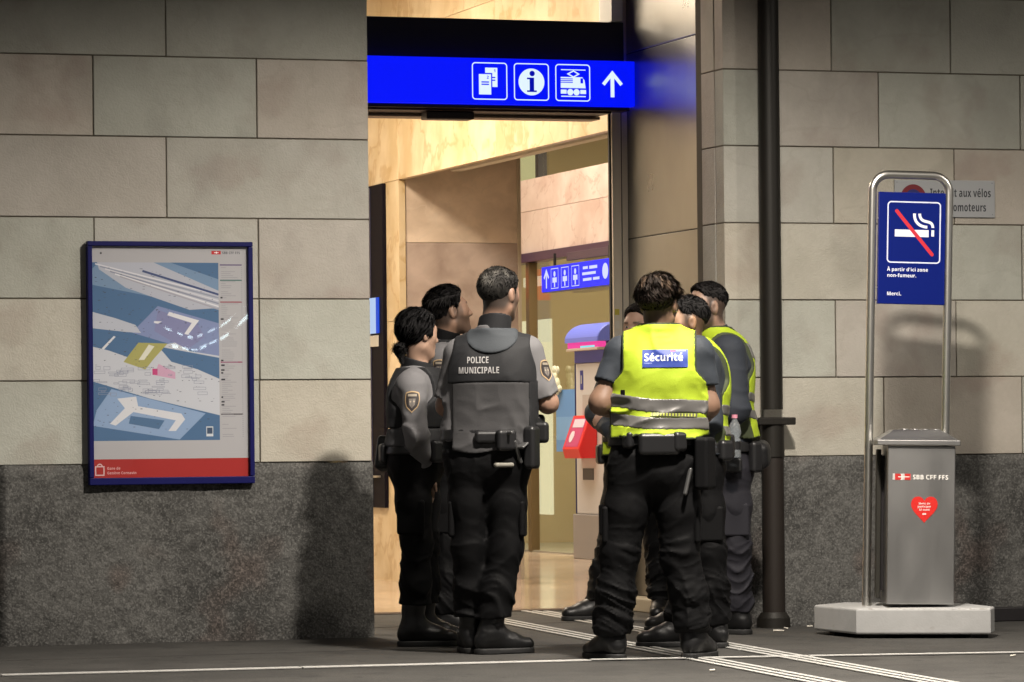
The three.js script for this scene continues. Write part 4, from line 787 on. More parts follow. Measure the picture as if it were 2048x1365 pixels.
    const sb = step(0.035, 0.02, Math.abs(c - 0.022)) * step(0.055, 0.065, Math.abs(a)) * step(-0.06, -0.03, b) * step(0.04, 0.0, b); m = mix3(m, hair, Math.max(beard, fade) * 0.6 * sb);
    const scalp = step(0.0, 0.018, hairline(a, b, c)) * step(0, 0.06, b - (-0.055 - 0.055 * step(0.0, -0.05, c))) * step(0.06, 0.035, c - 0.5 * Math.max(0, b)) * step(0.001, 0.004, Math.min(E.earL(a, b, c), E.earR(a, b, c))); m = mix3(m, hair, fade * scalp);
    const cheek = step(0.035, 0.01, Math.hypot(Math.abs(a) - 0.038, b + 0.02, c - 0.08)); m = mix3(m, [sk[0] * 1.02, sk[1] * 0.82, sk[2] * 0.78], 0.3 * cheek);
    const eye = Math.min(E.balL(a, b, c), E.balR(a, b, c)); if (eye < 0.0012 && c > 0.08) m = Math.abs(b - 0.004) < 0.0055 ? (Math.abs(Math.abs(a) - 0.031) < 0.006 ? [0.015, 0.01, 0.008] : [0.5, 0.46, 0.42]) : mul(sk, 0.7);
    return m;
  };
  const colBody = () => sk;
  // ---- body: trunk, arms, legs under the clothes
  const armP = s => [cone(J['sh' + s], J['el' + s], 0.052, 0.042 * (o.arm || 1)), cone(J['el' + s], lerp(J['el' + s], J['wr' + s], 0.3), 0.043 * (o.arm || 1), 0.044 * (o.arm || 1)), cone(lerp(J['el' + s], J['wr' + s], 0.3), J['wr' + s], 0.044 * (o.arm || 1), 0.029)];
  const legP = (s, e = 0) => [cone(J['hip' + s], J['kn' + s], 0.088 + e, 0.06 + e), cone(J['kn' + s], lerp(J['kn' + s], J['an' + s], 0.35), 0.055 + e, 0.052 + e), cone(lerp(J['kn' + s], J['an' + s], 0.35), J['an' + s], 0.052 + e, 0.034 + e)];
  const bodyP = [...torso(-0.02), ...armP('L'), ...armP('R'), ...legP('L'), ...legP('R'), neck];
  const geos = [nets(union(bodyP, 0.04), ...boxOf(bodyP, 0.05), 0.014, colBody)];
  { const hb = 0.16 * k; const lo = sub(hc, [hb, 0.19, hb]), hi = add(hc, [hb, hb, hb]); geos.push(nets((x, y, z) => Math.max(headF(x, y, z), (hc[1] - 0.18) - y), lo, hi, 0.0042, colHead)); }
  for (const s of ['L', 'R']) {      // hands: palm, four fingers of unequal length, thumb
    const wr = J['wr' + s], d = nrm(sub(wr, J['el' + s])), side = s === 'L' ? 1 : -1; let pn = nrm(o['palm' + s] || crs(d, mul(fw, 1)));
    pn = nrm(sub(pn, mul(d, dot(pn, d)))); const w = mul(nrm(crs(d, pn)), side); const hp = [cone(wr, add(wr, mul(d, 0.03)), 0.027, 0.03, { n: pn, k: 0.7 })];
    const Q = (a, b, c) => add(wr, add(mul(d, a), add(mul(w, b), mul(pn, c))));
    hp.push(cone(Q(0.035, -0.022, 0), Q(0.085, -0.028, 0), 0.021, 0.015, { n: pn, k: 0.75 }), cone(Q(0.035, 0.02, 0), Q(0.088, 0.026, 0), 0.022, 0.015, { n: pn, k: 0.75 }), cone(Q(0.06, -0.02, 0), Q(0.06, 0.02, 0), 0.019, 0.019, { n: pn, k: 0.7 }));
    const fgr = [[0.03, 0.088, 0.074], [0.01, 0.093, 0.082], [-0.011, 0.09, 0.076], [-0.03, 0.083, 0.06]];
    const fings = fgr.map(([b, a, L]) => { const p1 = Q(a + L * 0.42, b * 1.12, 0.012), p2 = Q(a + L * 0.66, b * 1.15, 0.034), p3 = Q(a + L * 0.72, b * 1.15, 0.055); return [cone(Q(a - 0.01, b, 0), p1, 0.0098, 0.009), cone(p1, p2, 0.009, 0.0082), cone(p2, p3, 0.0082, 0.007)]; });
    const th = [cone(Q(0.025, 0.024, 0.004), Q(0.058, 0.05, 0.016), 0.0135, 0.011), cone(Q(0.058, 0.05, 0.016), Q(0.088, 0.056, 0.03), 0.0108, 0.0085)];
    const pf = union(hp, 0.02), ff = [...fings.map(q => union(q, 0.006)), union(th, 0.008)];
    const hf2 = (x, y, z) => { let e = pf(x, y, z); for (const q of ff) e = smin(e, q(x, y, z), 0.006); return e; };
    geos.push(nets(hf2, ...boxOf([...hp, ...fings.flat(), ...th], 0.012), 0.0045, colBody));
  }
  mesh('body', mergeGeometries(geos), skinMat, G);

  // ---- hair
  const hs = o.hairStyle;
  const hairF = (x, y, z) => {
    const [a, b, c] = toH(x, y, z);
    const sk0 = smin(E.cran(a, b, c), E.face(a, b, c), 0.05);
    let t; const line = hairline(a, b, c), an = Math.atan2(a, -c);
    const str = 0.5 - Math.abs(noise3(an * 9 + b * 6, b * 16, c * 20, S + 60) - 0.5) , lump = noise3(a * 32, b * 32, c * 32, S + 61);
    const topT = step(0.03, 0.085, b + 0.2 * (c - 0.0));
    if (hs === 'bun') {
      t = 0.012 + 0.007 * topT + 0.004 * str - 0.05 * step(0.012, -0.006, line) - 0.06 * step(-0.012, -0.034, b - 0.62 * Math.min(0, c) + 0.012 * (noise3(a * 80, b * 30, c * 80, S + 92) - 0.5));
      t -= 0.06 * step(0.02, 0.04, c - 0.02) * step(0.005, -0.02, b);
      let d = sk0 - t; const bun = ell(0.004, -0.078, -0.108, 0.03, 0.032, 0.03)(a, b, c) - 0.008 * str, tail = dCone(cone([0.0, -0.09, -0.112], [0.012, -0.15, -0.105], 0.022, 0.008), a, b, c) - 0.006 * str;
      d = smin(d, bun, 0.012); d = smin(d, tail, 0.02); return d * k;
    }
    const top = { crop: 0.012, slick: 0.02, wavy: 0.024, fadeTop: 0.015, grey: 0.011 }[hs];
    const lowB = { crop: 0.055, slick: 0.015, wavy: 0.005, fadeTop: 0.045, grey: 0.0 }[hs] - 0.6 * Math.max(0, -c - 0.015) + 0.02 * (noise3(a * 90, b * 40, c * 90, S + 91) - 0.5);
    t = top * step(lowB - 0.02, lowB + 0.075, b) + (hs === 'slick' ? 0.004 : 0.0015) - 0.006 * step(lowB + 0.01, lowB - 0.028, b);
    if (hs === 'wavy') { t += 0.017 * (lump - 0.45) * step(0.02, 0.06, b) + 0.008 * (str - 0.25) * topT; }
    else t += (hs === 'slick' ? 0.005 : 0.003) * (str - 0.25) * step(0, 0.05, b) + 0.002 * (lump - 0.5) * step(0.0, 0.05, b);
    if (hs === 'fadeTop' || hs === 'crop' || hs === 'grey') t += 0.006 * step(0.02, 0.06, c) * topT;
    t -= 0.05 * step(0.014, -0.004, line); t -= 0.05 * step(-0.045, -0.062, b + 0.28 * Math.min(0, c + 0.03)); t -= 0.05 * step(0.03, 0.045, c) * step(0.02, 0.0, b); t -= 0.05 * step(0.01, 0.03, c) * step(-0.01, -0.03, b);
    t -= 0.03 * step(0.02, 0.035, 0.05 - Math.hypot((b + 0.004) * 0.9, c + 0.004)) * step(0.06, 0.07, Math.abs(a));
    return (sk0 - t) * k;
  };
  const hcol = (x, y, z) => { const n = noise3(x * 70, y * 40, z * 70, S + 8), q = toH(x, y, z); let h = mul(hair, 0.7 + 0.7 * n); if (o.hairHi) h = mix3(h, o.hairHi, 0.75 * step(0.45, 0.75, noise3(q[0] * 28, q[1] * 22, q[2] * 28, S + 61)) * step(0.0, 0.07, q[1])); return h; };
  { const hb = 0.165 * k, hg = nets(hairF, sub(hc, [hb, hb + 0.02, hb]), add(hc, [hb, hb, hb]), 0.0042, hcol), hm = mesh('hair', hg, hairMat, G);
    // single strands over the hair's surface, longest on top, running with the way the hair is combed
    const pos = hg.attributes.position, nor = hg.attributes.normal, P3 = [], N3 = [], C3 = [], I3 = []; let sd = S * 7919 + 13; const rr = () => { sd = (Math.imul(sd, 1664525) + 1013904223) >>> 0; return sd / 4294967296; };
    const st = { crop: [0.011, 0.5], slick: [0.026, 0.16], wavy: [0.03, 0.17], fadeTop: [0.013, 0.5], grey: [0.011, 0.45], bun: [0.036, 0.025] }[hs], cnt = 3400;
    for (let i = 0; i < cnt; i++) {
      const v = Math.floor(rr() * pos.count), p = [pos.getX(v), pos.getY(v), pos.getZ(v)], n = [nor.getX(v), nor.getY(v), nor.getZ(v)], q = toH(...p);
      if (headD(q[0], q[1], q[2]) < -0.001) continue;
      let fl = hs === 'bun' ? sub([0, -0.08, -0.11], q) : hs === 'wavy' ? [0.45 + 1.0 * (noise3(q[0] * 9, q[1] * 9, q[2] * 9, S) - 0.5), -0.45 + 0.8 * (noise3(q[0] * 9, q[1] * 9, q[2] * 9, S + 5) - 0.5), 0.35 + 1.0 * (noise3(q[0] * 9, q[1] * 9, q[2] * 9, S + 9) - 0.5)] : q[1] > 0.08 ? [0.1, 0, hs === 'slick' ? -1 : 1] : [0, -1, -0.5];
      let f = add(add(mul(hr, fl[0]), mul(hu2, fl[1])), mul(hf, fl[2])); f = nrm(sub(f, mul(n, dot(f, n))));
      const sprd = { bun: 0.12, slick: 0.25, wavy: 0.16 }[hs] || 0.5, dir = nrm(add(add(f, mul(n, st[1] * (0.5 + rr()))), [sprd * (rr() - 0.5), sprd * (rr() - 0.5), sprd * (rr() - 0.5)])), L = st[0] * (0.6 + 0.8 * rr()) * (q[1] < 0.03 && hs !== 'bun' ? 0.5 : 1), w = 0.0008 + 0.0006 * rr();
      const sx = nrm(crs(dir, n)), b = sub(p, mul(n, 0.0015)), m = add(b, mul(dir, L * 0.55)), e = add(add(b, mul(dir, L)), mul(n, -st[1] * L * 0.35)), o0 = P3.length / 3, h = mul(hair, 0.5 + 1.1 * rr()), hc2 = o.hairHi && rr() < 0.42 ? mix3(h, o.hairHi, 0.7) : h;
      for (const [c, ww] of [[b, w], [m, w * 0.8]]) { const a1 = add(c, mul(sx, ww)), a2 = sub(c, mul(sx, ww)), a3 = add(c, mul(n, ww * 1.2)); P3.push(...a1, ...a2, ...a3); const n2 = nrm(add(n, mul(sx, 0.6))), n3 = nrm(sub(n, mul(sx, 0.6))); N3.push(...n2, ...n3, ...n); C3.push(...hc2, ...hc2, ...hc2); }
      P3.push(...e); N3.push(...n); C3.push(...hc2);
      for (const [a, c] of [[0, 2], [2, 1], [1, 0]]) I3.push(o0 + a, o0 + c, o0 + c + 3, o0 + a, o0 + c + 3, o0 + a + 3, o0 + a + 3, o0 + c + 3, o0 + 6);
    }
    const sg = new THREE.BufferGeometry(); sg.setAttribute('position', new THREE.Float32BufferAttribute(P3, 3)); sg.setAttribute('normal', new THREE.Float32BufferAttribute(N3, 3)); sg.setAttribute('color', new THREE.Float32BufferAttribute(C3, 3)); sg.setIndex(I3);
    const sm2 = mesh('hair_strands', sg, strandMat, hm); sm2.userData.kind = 'stuff'; }

  // ---- trousers
  const TR = o.tr || 1;
  const trP = s => { const h = J['hip' + s], kn = J['kn' + s], an = J['an' + s], m = lerp(kn, an, 0.5); return [cone(h, lerp(h, kn, 0.5), 0.106 * TR, 0.098 * TR, { n: fw, k: 0.98 }), cone(lerp(h, kn, 0.5), kn, 0.096 * TR, 0.082 * TR), cone(kn, m, 0.081 * TR, 0.08 * TR), cone(m, lerp(kn, an, 0.86), 0.08 * TR, 0.077 * TR), cone(lerp(kn, an, 0.84), lerp(kn, an, 1.0), 0.075 * TR, 0.062 * TR)]; };
  const tor = torso(0.012), pelv = [tor[3], tor[4]], belt = P[1] + (o.beltUp || 0.07);
  const trU = union([...pelv, ...trP('L'), ...trP('R')], 0.035), tL = J.hipL[1], aY = (o.hem || 0.1) + 0.03;
  const trF = (x, y, z) => {
    let d = trU(x, y, z); if (d > 0.05 || d < -0.06) return d;
    const kY = (J.knL[1] + J.knR[1]) / 2, nk = Math.exp(-Math.pow((y - kY + 0.03) / 0.12, 2)), na = step(0.46, 0.2, y), nh = step(belt - 0.28, belt - 0.1, y) * step(belt, belt - 0.08, y);
    const dg = y + 0.45 * (noise3(x * 3, y * 2.5, z * 3, S + 25) - 0.5) + 0.35 * x, c1 = crease(x, dg, z, 6, 16, S + 20), c2 = crease(x, dg, z, 12, 34, S + 30);
    d += 0.004 * (noise3(x * 9, y * 6, z * 9, S + 2) - 0.5) - (0.003 + 0.006 * nk + 0.012 * na + 0.005 * nh) * (c1 * c1 * c1 * c1 - 0.2) - (0.0015 + 0.006 * na + 0.004 * nk + 0.002 * nh) * (c2 * c2 * c2 - 0.25);
    d = smax(d, y - belt - 0.02, 0.008); return Math.max(d, aY - 0.03 + 0.02 * noise3(x * 8, 0, z * 8, S) - y);
  };
  { const [lo, hi] = boxOf([...pelv, ...trP('L'), ...trP('R')], 0.05); lo[1] = 0.07; hi[1] = Math.min(hi[1], belt + 0.05); mesh('trousers', nets(trF, lo, hi, o.cell || 0.0075), o.trMat || CL.black, G); }
  // cargo pockets
  for (const s of ['L', 'R']) if (o.pockets !== false) { const c = lerp(J['hip' + s], J['kn' + s], 0.68), out = mul(rth, s === 'R' ? 1 : -1); const g = new RoundedBoxGeometry(0.03, 0.17, 0.14, 4, 0.0145); const m = mesh('cargo_pocket', g, o.trMat || CL.black, G); m.position.set(...add(c, mul(out, 0.082 * TR))); m.rotation.y = -Math.atan2(rth[2], rth[0]); }

  // ---- shirt
  const slv = (s, e) => { const a = J['sh' + s], b = J['el' + s], w = J['wr' + s], R0 = (o.slR || 1); if (o.sleeve < 1) { const end = lerp(a, b, o.sleeve); return [cone(add(a, [0, -0.005, 0]), end, 0.067 * R0 + e, 0.064 * R0 + e, { cap: true })]; } return [cone(a, b, 0.066 * R0 + e, 0.056 * R0 + e), cone(b, lerp(b, w, 0.97), 0.056 * R0 + e, 0.043 * R0 + e, { cap: true })]; };
  const shP = [...torso(0.02), ...slv('L', 0), ...slv('R', 0)], shU0 = union(torso(0.02), 0.032), slU = union([...slv('L', 0), ...slv('R', 0)], 0.032), shU = (x, y, z) => smin(Math.max(shU0(x, y, z), belt - 0.03 - y), slU(x, y, z), 0.032), tors = union(torso(0.02), 0.045);
  const shDisp = (x, y, z) => { const c1 = crease(x, y, z, 7, 12, S + 40), c2 = crease(x, y, z, 14, 22, S + 50), lowT = step(belt + 0.2, belt + 0.03, y), eN = Math.exp(-Math.pow(Math.min(Math.hypot(x - J.elL[0], y - J.elL[1], z - J.elL[2]), Math.hypot(x - J.elR[0], y - J.elR[1], z - J.elR[2])) / 0.12, 2)); return (0.0045 + 0.009 * lowT + 0.008 * eN) * (c1 * c1 - 0.3) + (0.002 + 0.004 * eN + 0.002 * lowT) * (c2 - 0.5); };
  const shF = (x, y, z) => { let d = shU(x, y, z); if (d > 0.05 || d < -0.06) return d; d -= shDisp(x, y, z); return smax(d, (y - J.neck[1] - 0.005 + 0.25 * dot([x - J.neck[0], 0, z - J.neck[2]], fw)), 0.008); };
  mesh('shirt', nets(shF, ...boxOf(shP, 0.04), o.cell || 0.007), o.shirt, G);
  // collar: a band round the neck, open at the front
  { const cr = cone(add(J.neck, [0, -0.045, 0]), add(neckTop, [0, 0.0, 0]), 0.082, 0.07), f = (x, y, z) => { const d = dCone(cr, x, y, z), hgt = (y - J.neck[1]) + 0.3 * dot([x - J.neck[0], 0, z - J.neck[2]], fw); return Math.max(Math.abs(d + 0.004) - 0.0055, hgt - (o.collarH || 0.035), -0.06 - hgt); };
    mesh('collar', nets(f, ...boxOf([cr], 0.03), 0.0045), o.collar || CL.collar, G); }

  // ---- layer: part of the torso, worn over the shirt; keep() < 0 inside
  const layer = (name, off, keep, mat, h = 0.007, base = tors, e = 0.004) => { const f = (x, y, z) => { let d = base(x, y, z) - off; if (d > 0.05 || d < -0.05) return Math.max(d, keep(x, y, z)); d -= (o.foldK || 0.8) * shDisp(x, y, z); if (off > 0.014) d -= 0.016 * (noise3(x * 11, y * 3.2, z * 11, S + 55) - 0.5); return smax(d, keep(x, y, z), e); }; const [lo, hi] = boxOf(torso(0.02), off + 0.03); const g = nets(f, lo, hi, h); return mesh(name, g, mat, G); };
  const surf = off => (x, y, z) => tors(x, y, z) - off - (o.foldK || 0.8) * shDisp(x, y, z) - (off > 0.014 ? 0.016 * (noise3(x * 11, y * 3.2, z * 11, S + 55) - 0.5) : 0);
  const L = (x, y, z) => { const q = [x - M[0], y - M[1], z - M[2]]; return [dot(q, rth), q[1], dot(q, fw)]; };   // right, up, forward from mid-shoulder
  // ---- a print that follows the cloth: rays towards the cloth from outside
  const decal = (name, f, c, out, u, w, h, mat, n = 18, off = 0.0035) => {
    out = nrm(out); u = nrm(sub(u, mul(out, dot(u, out)))); const v = crs(out, u), g = new THREE.PlaneGeometry(w, h, n, n), p = g.attributes.position;
    for (let i = 0; i < p.count; i++) { const s = add(c, add(mul(u, p.getX(i)), mul(v, p.getY(i)))); let t = 0.27; for (let q = 0; q < 80; q++) { const r = add(s, mul(out, t)), dd = f(r[0], r[1], r[2]) - off; if (dd < 0.0004) break; t -= Math.min(0.02, dd * 0.7); if (t < -0.16) { t = -0.05; break; } } const r = add(s, mul(out, t)); p.setXYZ(i, r[0], r[1], r[2]); }
    g.computeVertexNormals(); return mesh(name, g, mat, G);
  };
  // ---- belt and gear
  const bU = union(tor, 0.045);
  { const f = (x, y, z) => Math.max(bU(x, y, z) - 0.014, Math.abs(y - belt + 0.008) - 0.026), [lo, hi] = boxOf([tor[3], tor[4]], 0.06); lo[1] = belt - 0.05; hi[1] = belt + 0.05; mesh('belt', nets(f, lo, hi, 0.006), CL.leather, G); }
  const onBelt = (name, ang, dy, w, h, d, mat = CL.leather, tilt = 0, rad = 0.02) => { const dir = add(mul(fw, Math.cos(ang)), mul(rth, Math.sin(ang))), c0 = [sp(0.08)[0], belt + dy, sp(0.08)[2]]; let t = 0.35; for (let q = 0; q < 50; q++) { const r = add(c0, mul(dir, t)), dd = Math.min(bU(r[0], belt, r[2]), trU(r[0], r[1], r[2])) - 0.012; if (dd < 0.001) break; t -= dd * 0.8; } const m = mesh(name, new RoundedBoxGeometry(w, h, d, 3, Math.min(rad, w / 2.1, d / 2.1, h / 2.1)), mat, G); m.position.set(...add(c0, mul(dir, t + d * 0.3))); m.rotation.order = 'YXZ'; m.rotation.set(0, Math.atan2(dir[0], dir[2]), tilt); return m; };
  for (const q of o.gear || []) onBelt(...q);
  // ---- boots
  for (const s of ['L', 'R']) {
    const an = J['an' + s], d = J['toed' + s], sd = [-d[2], 0, d[0]], gy = -0.0, Q = (f, y, l = 0) => add([an[0], y, an[2]], add(mul(d, f), mul(sd, l)));
    const bp = [cone(lerp(an, J['kn' + s], 0.36), Q(-0.012, 0.09), 0.062, 0.05), cone(Q(-0.04, 0.055), Q(0.03, 0.062), 0.043, 0.05), cone(Q(0.0, 0.1), Q(0.1, 0.058), 0.05, 0.045), cone(Q(0.09, 0.046), Q(0.175, 0.042), 0.05, 0.043, { n: up, k: 0.85 })];
    const u = union(bp, 0.035), f = (x, y, z) => smax(u(x, y, z) - 0.004 * (crease(x, y, z, 20, 34, S + 70) - 0.4) * step(0.05, 0.09, y), 0.024 - y, 0.004); const [lo, hi] = boxOf(bp, 0.03); lo[1] = -0.01;
    const b = mesh('boot', nets(f, lo, hi, 0.006), CL.boot, G);
    const so = (x, y, z) => Math.max(u(x, 0.045, z) - 0.002, y - 0.028, 0.001 - y, -Math.min(9, Math.hypot((x - Q(0.035, 0)[0]) * 1, (y + 0.0) * 2.2, z - Q(0.035, 0)[2]) - 0.026)); lo[1] = -0.02; const hi2 = [hi[0], 0.05, hi[2]];
    mesh('sole', nets(so, lo, hi2, 0.0055), CL.sole, G);
  }
  return { surf, G, J, M, P, fw, rth, L, sp, layer, decal, shF, shU, tors, trU, belt, onBelt, hc, base };
}
// directions in the picture: r = right, a = away
const dirRA = (r, a, u = 0) => [RT[0] * r + FW[0] * a, u, RT[2] * r + FW[2] * a];
const toe = (r, a) => { const d = dirRA(r, a); return [d[0], d[2]]; };
const patchTex = (w, h, draw) => { const t = canvasTex(w, h, draw); return t; };
const badgeMat = new THREE.MeshStandardMaterial({ transparent: true, alphaTest: 0.5, roughness: 0.7, map: patchTex(192, 256, (c, w, h) => {
  c.clearRect(0, 0, w, h); const sh = (k) => { c.beginPath(); c.moveTo(w / 2 - 70 * k, h / 2 - 96 * k); c.quadraticCurveTo(w / 2, h / 2 - 130 * k, w / 2 + 70 * k, h / 2 - 96 * k); c.quadraticCurveTo(w / 2 + 92 * k, h / 2 - 10 * k, w / 2 + 60 * k, h / 2 + 60 * k); c.lineTo(w / 2, h / 2 + 118 * k); c.lineTo(w / 2 - 60 * k, h / 2 + 60 * k); c.quadraticCurveTo(w / 2 - 92 * k, h / 2 - 10 * k, w / 2 - 70 * k, h / 2 - 96 * k); c.closePath(); c.fill(); };
  c.fillStyle = '#b59a76'; sh(1); c.fillStyle = '#2a2424'; sh(0.88); c.fillStyle = '#8f8577'; c.fillRect(48, 46, 96, 26); c.fillStyle = '#6d6660'; c.beginPath(); c.moveTo(60, 96); c.lineTo(132, 96); c.lineTo(128, 160); c.lineTo(96, 196); c.lineTo(64, 160); c.fill(); c.fillStyle = '#2a2424'; c.fillRect(94, 98, 5, 90); c.fillStyle = '#a39684'; c.beginPath(); c.arc(78, 128, 9, 0, 7); c.arc(116, 126, 10, 0, 7); c.fill();
}) });
const policeMat = new THREE.MeshStandardMaterial({ transparent: true, alphaTest: 0.35, roughness: 0.6, map: patchTex(1024, 420, (c, w, h) => {
  c.clearRect(0, 0, w, h); c.fillStyle = '#a8a6a6'; c.textAlign = 'center'; c.font = 'bold 168px sans-serif'; c.save(); c.translate(w / 2 - 20, 176); c.scale(0.8, 1); c.fillText('POLICE', 0, 0); c.restore(); c.save(); c.translate(w / 2, 370); c.scale(0.84, 1); c.fillText('MUNICIPALE', 0, 0); c.restore();
}) });
const secMat = new THREE.MeshStandardMaterial({ roughness: 0.55, map: patchTex(900, 350, (c, w, h) => {
  c.fillStyle = '#2a3f8f'; c.fillRect(0, 0, w, h); c.fillStyle = '#eceef2'; c.font = 'bold 212px sans-serif'; c.save(); c.translate(30, 226); c.scale(0.93, 1); c.fillText('Sécurité', 0, 0); c.restore(); c.fillStyle = '#c23a44'; c.fillRect(560, 16, 90, 22); c.fillStyle = '#9aa6cc'; c.fillRect(664, 20, 200, 14); c.font = 'bold 30px sans-serif'; c.fillStyle = '#a8b4da'; c.fillText('Transports', 36, 276);
}) });
const plain = c => std(c, 0.7);

// 1 policeman seen from behind
{
  const q = person({ seed: 3, d: 18.28, label: 'policeman seen from behind with POLICE MUNICIPALE lettering on his black back panel', hw: [0.198, 0.203, 0.198], flat: 0.8, lean: -0.01,
    J: { head: [999, 588, 0], neck: [985, 658, 0.0], shL: [918, 708, 0.03], shR: [1056, 704, 0], elL: [893, 812, 0.05], wrL: [928, 800, 0.3], elR: [1096, 806, 0.02], wrR: [1062, 772, 0.27], hipL: [938, 915, 0.0], hipR: [1014, 915, 0.0], knL: [938, 1095, 0.02], knR: [1012, 1095, 0.0], anL: [943, 1268, 0.1], anR: [982, 1270, 0.0] },
    toeL: toe(-0.15, 1), toeR: toe(0.78, 0.35), face: dirRA(0.62, 0.8), pitch: 0.02, skin: [0.31, 0.185, 0.13], hair: [0.022, 0.02, 0.018], hairHi: [0.14, 0.13, 0.115], hairStyle: 'grey', fade: 0.9, beard: 0.6, headScale: 1.0, neckR: 0.066,
    sleeve: 0.86, shirt: CL.grey, collar: CL.vestBlack, collarH: 0.05, arm: 1.05, tr: 0.95, hem: 0.16, beltUp: 0.115, slR: 1.02,
    gear: [['pouch', 2.55, -0.035, 0.1, 0.1, 0.05], ['holster', 1.95, -0.07, 0.08, 0.2, 0.06], ['pouch', 1.62, -0.0, 0.05, 0.1, 0.07], ['radio', 1.3, 0.02, 0.06, 0.13, 0.05], ['pouch', 3.0, -0.02, 0.14, 0.06, 0.04], ['key_clip', 2.25, -0.09, 0.018, 0.12, 0.02, CL.trim, 0.4], ['strap_end', 2.6, -0.15, 0.1, 0.022, 0.03, std([0.2, 0.19, 0.16], 0.6)]] });
  const yoke = (x, y, z) => { const [r, u, f] = q.L(x, y, z); return Math.max(-(u + 0.135 + 0.04 * Math.abs(r)), Math.abs(r) - 0.178 - 0.03 * step(0.05, -0.1, u), u - 0.1); };
  q.layer('back_panel', 0.009, yoke, CL.vestBlack, 0.006);
  q.layer('lower_panel', 0.006, (x, y, z) => { const [r, u, f] = q.L(x, y, z); return Math.max(u + 0.138, Math.abs(r) - 0.185, -0.46 - u + 0.01 * Math.sin(r * 20)); }, CL.greyDark, 0.006);
  q.layer('side_panel', 0.009, (x, y, z) => { const [r, u, f] = q.L(x, y, z); return Math.max(0.172 - r, u + 0.13, -0.44 - u); }, CL.vestBlack, 0.007);
  q.layer('hood_collar', 0.02, (x, y, z) => { const [r, u, f] = q.L(x, y, z); return Math.max(Math.hypot(r * 0.85, (u - 0.075) * 1.3) - 0.105, f - 0.02, u - 0.115); }, CL.collar, 0.006, q.tors, 0.015);
  q.decal('back_lettering', q.surf(0.009), add(q.M, add([0, -0.058, 0], mul(q.rth, -0.055))), mul(q.fw, -1), q.rth, 0.23, 0.104, policeMat, 24, 0.003);
  { const r = q.onBelt('radio_antenna', 1.3, 0.12, 0.012, 0.13, 0.012, CL.leather, 0, 0.005); const a = q.onBelt('snap_button', 2.55, 0.0, 0.014, 0.014, 0.1, CL.buckle, 0, 0.006); const h = q.onBelt('cuff_ring', 2.2, -0.06, 0.05, 0.012, 0.06, CL.trim, 0.5, 0.006); }
  const c = lerp(q.J.shR, q.J.elR, 0.36); q.decal('arm_badge', q.shF, c, nrm(add(mul(q.rth, 0.8), mul(q.fw, -0.55))), add(mul(q.rth, 0.55), mul(q.fw, 0.8)), 0.085, 0.112, badgeMat, 10, 0.003);
}
// 2 policewoman in profile
{
  const q = person({ seed: 11, d: 19.06, label: 'woman police officer with black bun, arm hanging down, left of the group', hw: [0.165, 0.155, 0.165], flat: 0.82,
    J: { head: [836, 668, 0.0], neck: [836, 731, 0.02], shR: [824, 772, -0.13], shL: [858, 768, 0.2], elR: [834, 868, -0.23], wrR: [847, 946, -0.05], elL: [868, 868, 0.27], wrL: [905, 895, 0.2], hipR: [820, 925, -0.06], hipL: [842, 925, 0.1], knR: [833, 1085, -0.05], knL: [846, 1085, 0.12], anR: [828, 1252, -0.02], anL: [850, 1240, 0.2] },
    toeR: toe(1, 0.15), toeL: toe(1, 0.35), face: dirRA(0.8, 0.55), skin: [0.4, 0.255, 0.185], hair: [0.006, 0.0055, 0.006], hairStyle: 'bun', headScale: 0.96, neckR: 0.05,
    sleeve: 1, shirt: CL.grey, collar: CL.vestBlack, collarH: 0.03, tr: 0.88, hem: 0.19, arm: 0.85, slR: 0.95, beltUp: 0.075,
    gear: [['holster', 3.3, -0.03, 0.09, 0.17, 0.075, CL.leather, 0.3], ['pouch', 2.7, -0.03, 0.08, 0.1, 0.04], ['pouch', 0.75, -0.02, 0.08, 0.11, 0.05], ['radio', 0.2, 0.01, 0.07, 0.13, 0.05]] });
  q.layer('vest', 0.014, (x, y, z) => { const [r, u, f] = q.L(x, y, z); return Math.max(-(u + 0.21), Math.abs(r) - 0.125 - 0.06 * step(-0.04, -0.12, u), u - 0.085); }, CL.vestBlack, 0.006);
  q.layer('vest_hem', 0.012, (x, y, z) => { const [r, u, f] = q.L(x, y, z); return Math.max(u + 0.213, -0.3 - u); }, cloth([0.075, 0.075, 0.08]), 0.007);
  q.decal('name_stripe', (x, y, z) => q.tors(x, y, z) - 0.014, add(q.M, add(mul(q.fw, 0.05), [0, -0.12, 0])), nrm(add(q.fw, mul(q.rth, 1.2))), add(mul(q.fw, -1), mul(q.rth, 0.6)), 0.07, 0.035, new THREE.MeshStandardMaterial({ roughness: 0.6, map: patchTex(128, 64, (c, w, h) => { c.fillStyle = '#16171b'; c.fillRect(0, 0, w, h); c.fillStyle = '#c9c9c4'; c.fillRect(0, 10, w, 12); c.fillStyle = '#c7a524'; c.fillRect(0, 30, w, 12); }) }), 8, 0.006);
  const c = lerp(q.J.shR, q.J.elR, 0.33); q.decal('arm_badge', q.shF, c, nrm(add(dirRA(0, -1), mul(q.rth, 0.6))), dirRA(1, 0), 0.088, 0.118, badgeMat, 10, 0.003);
}
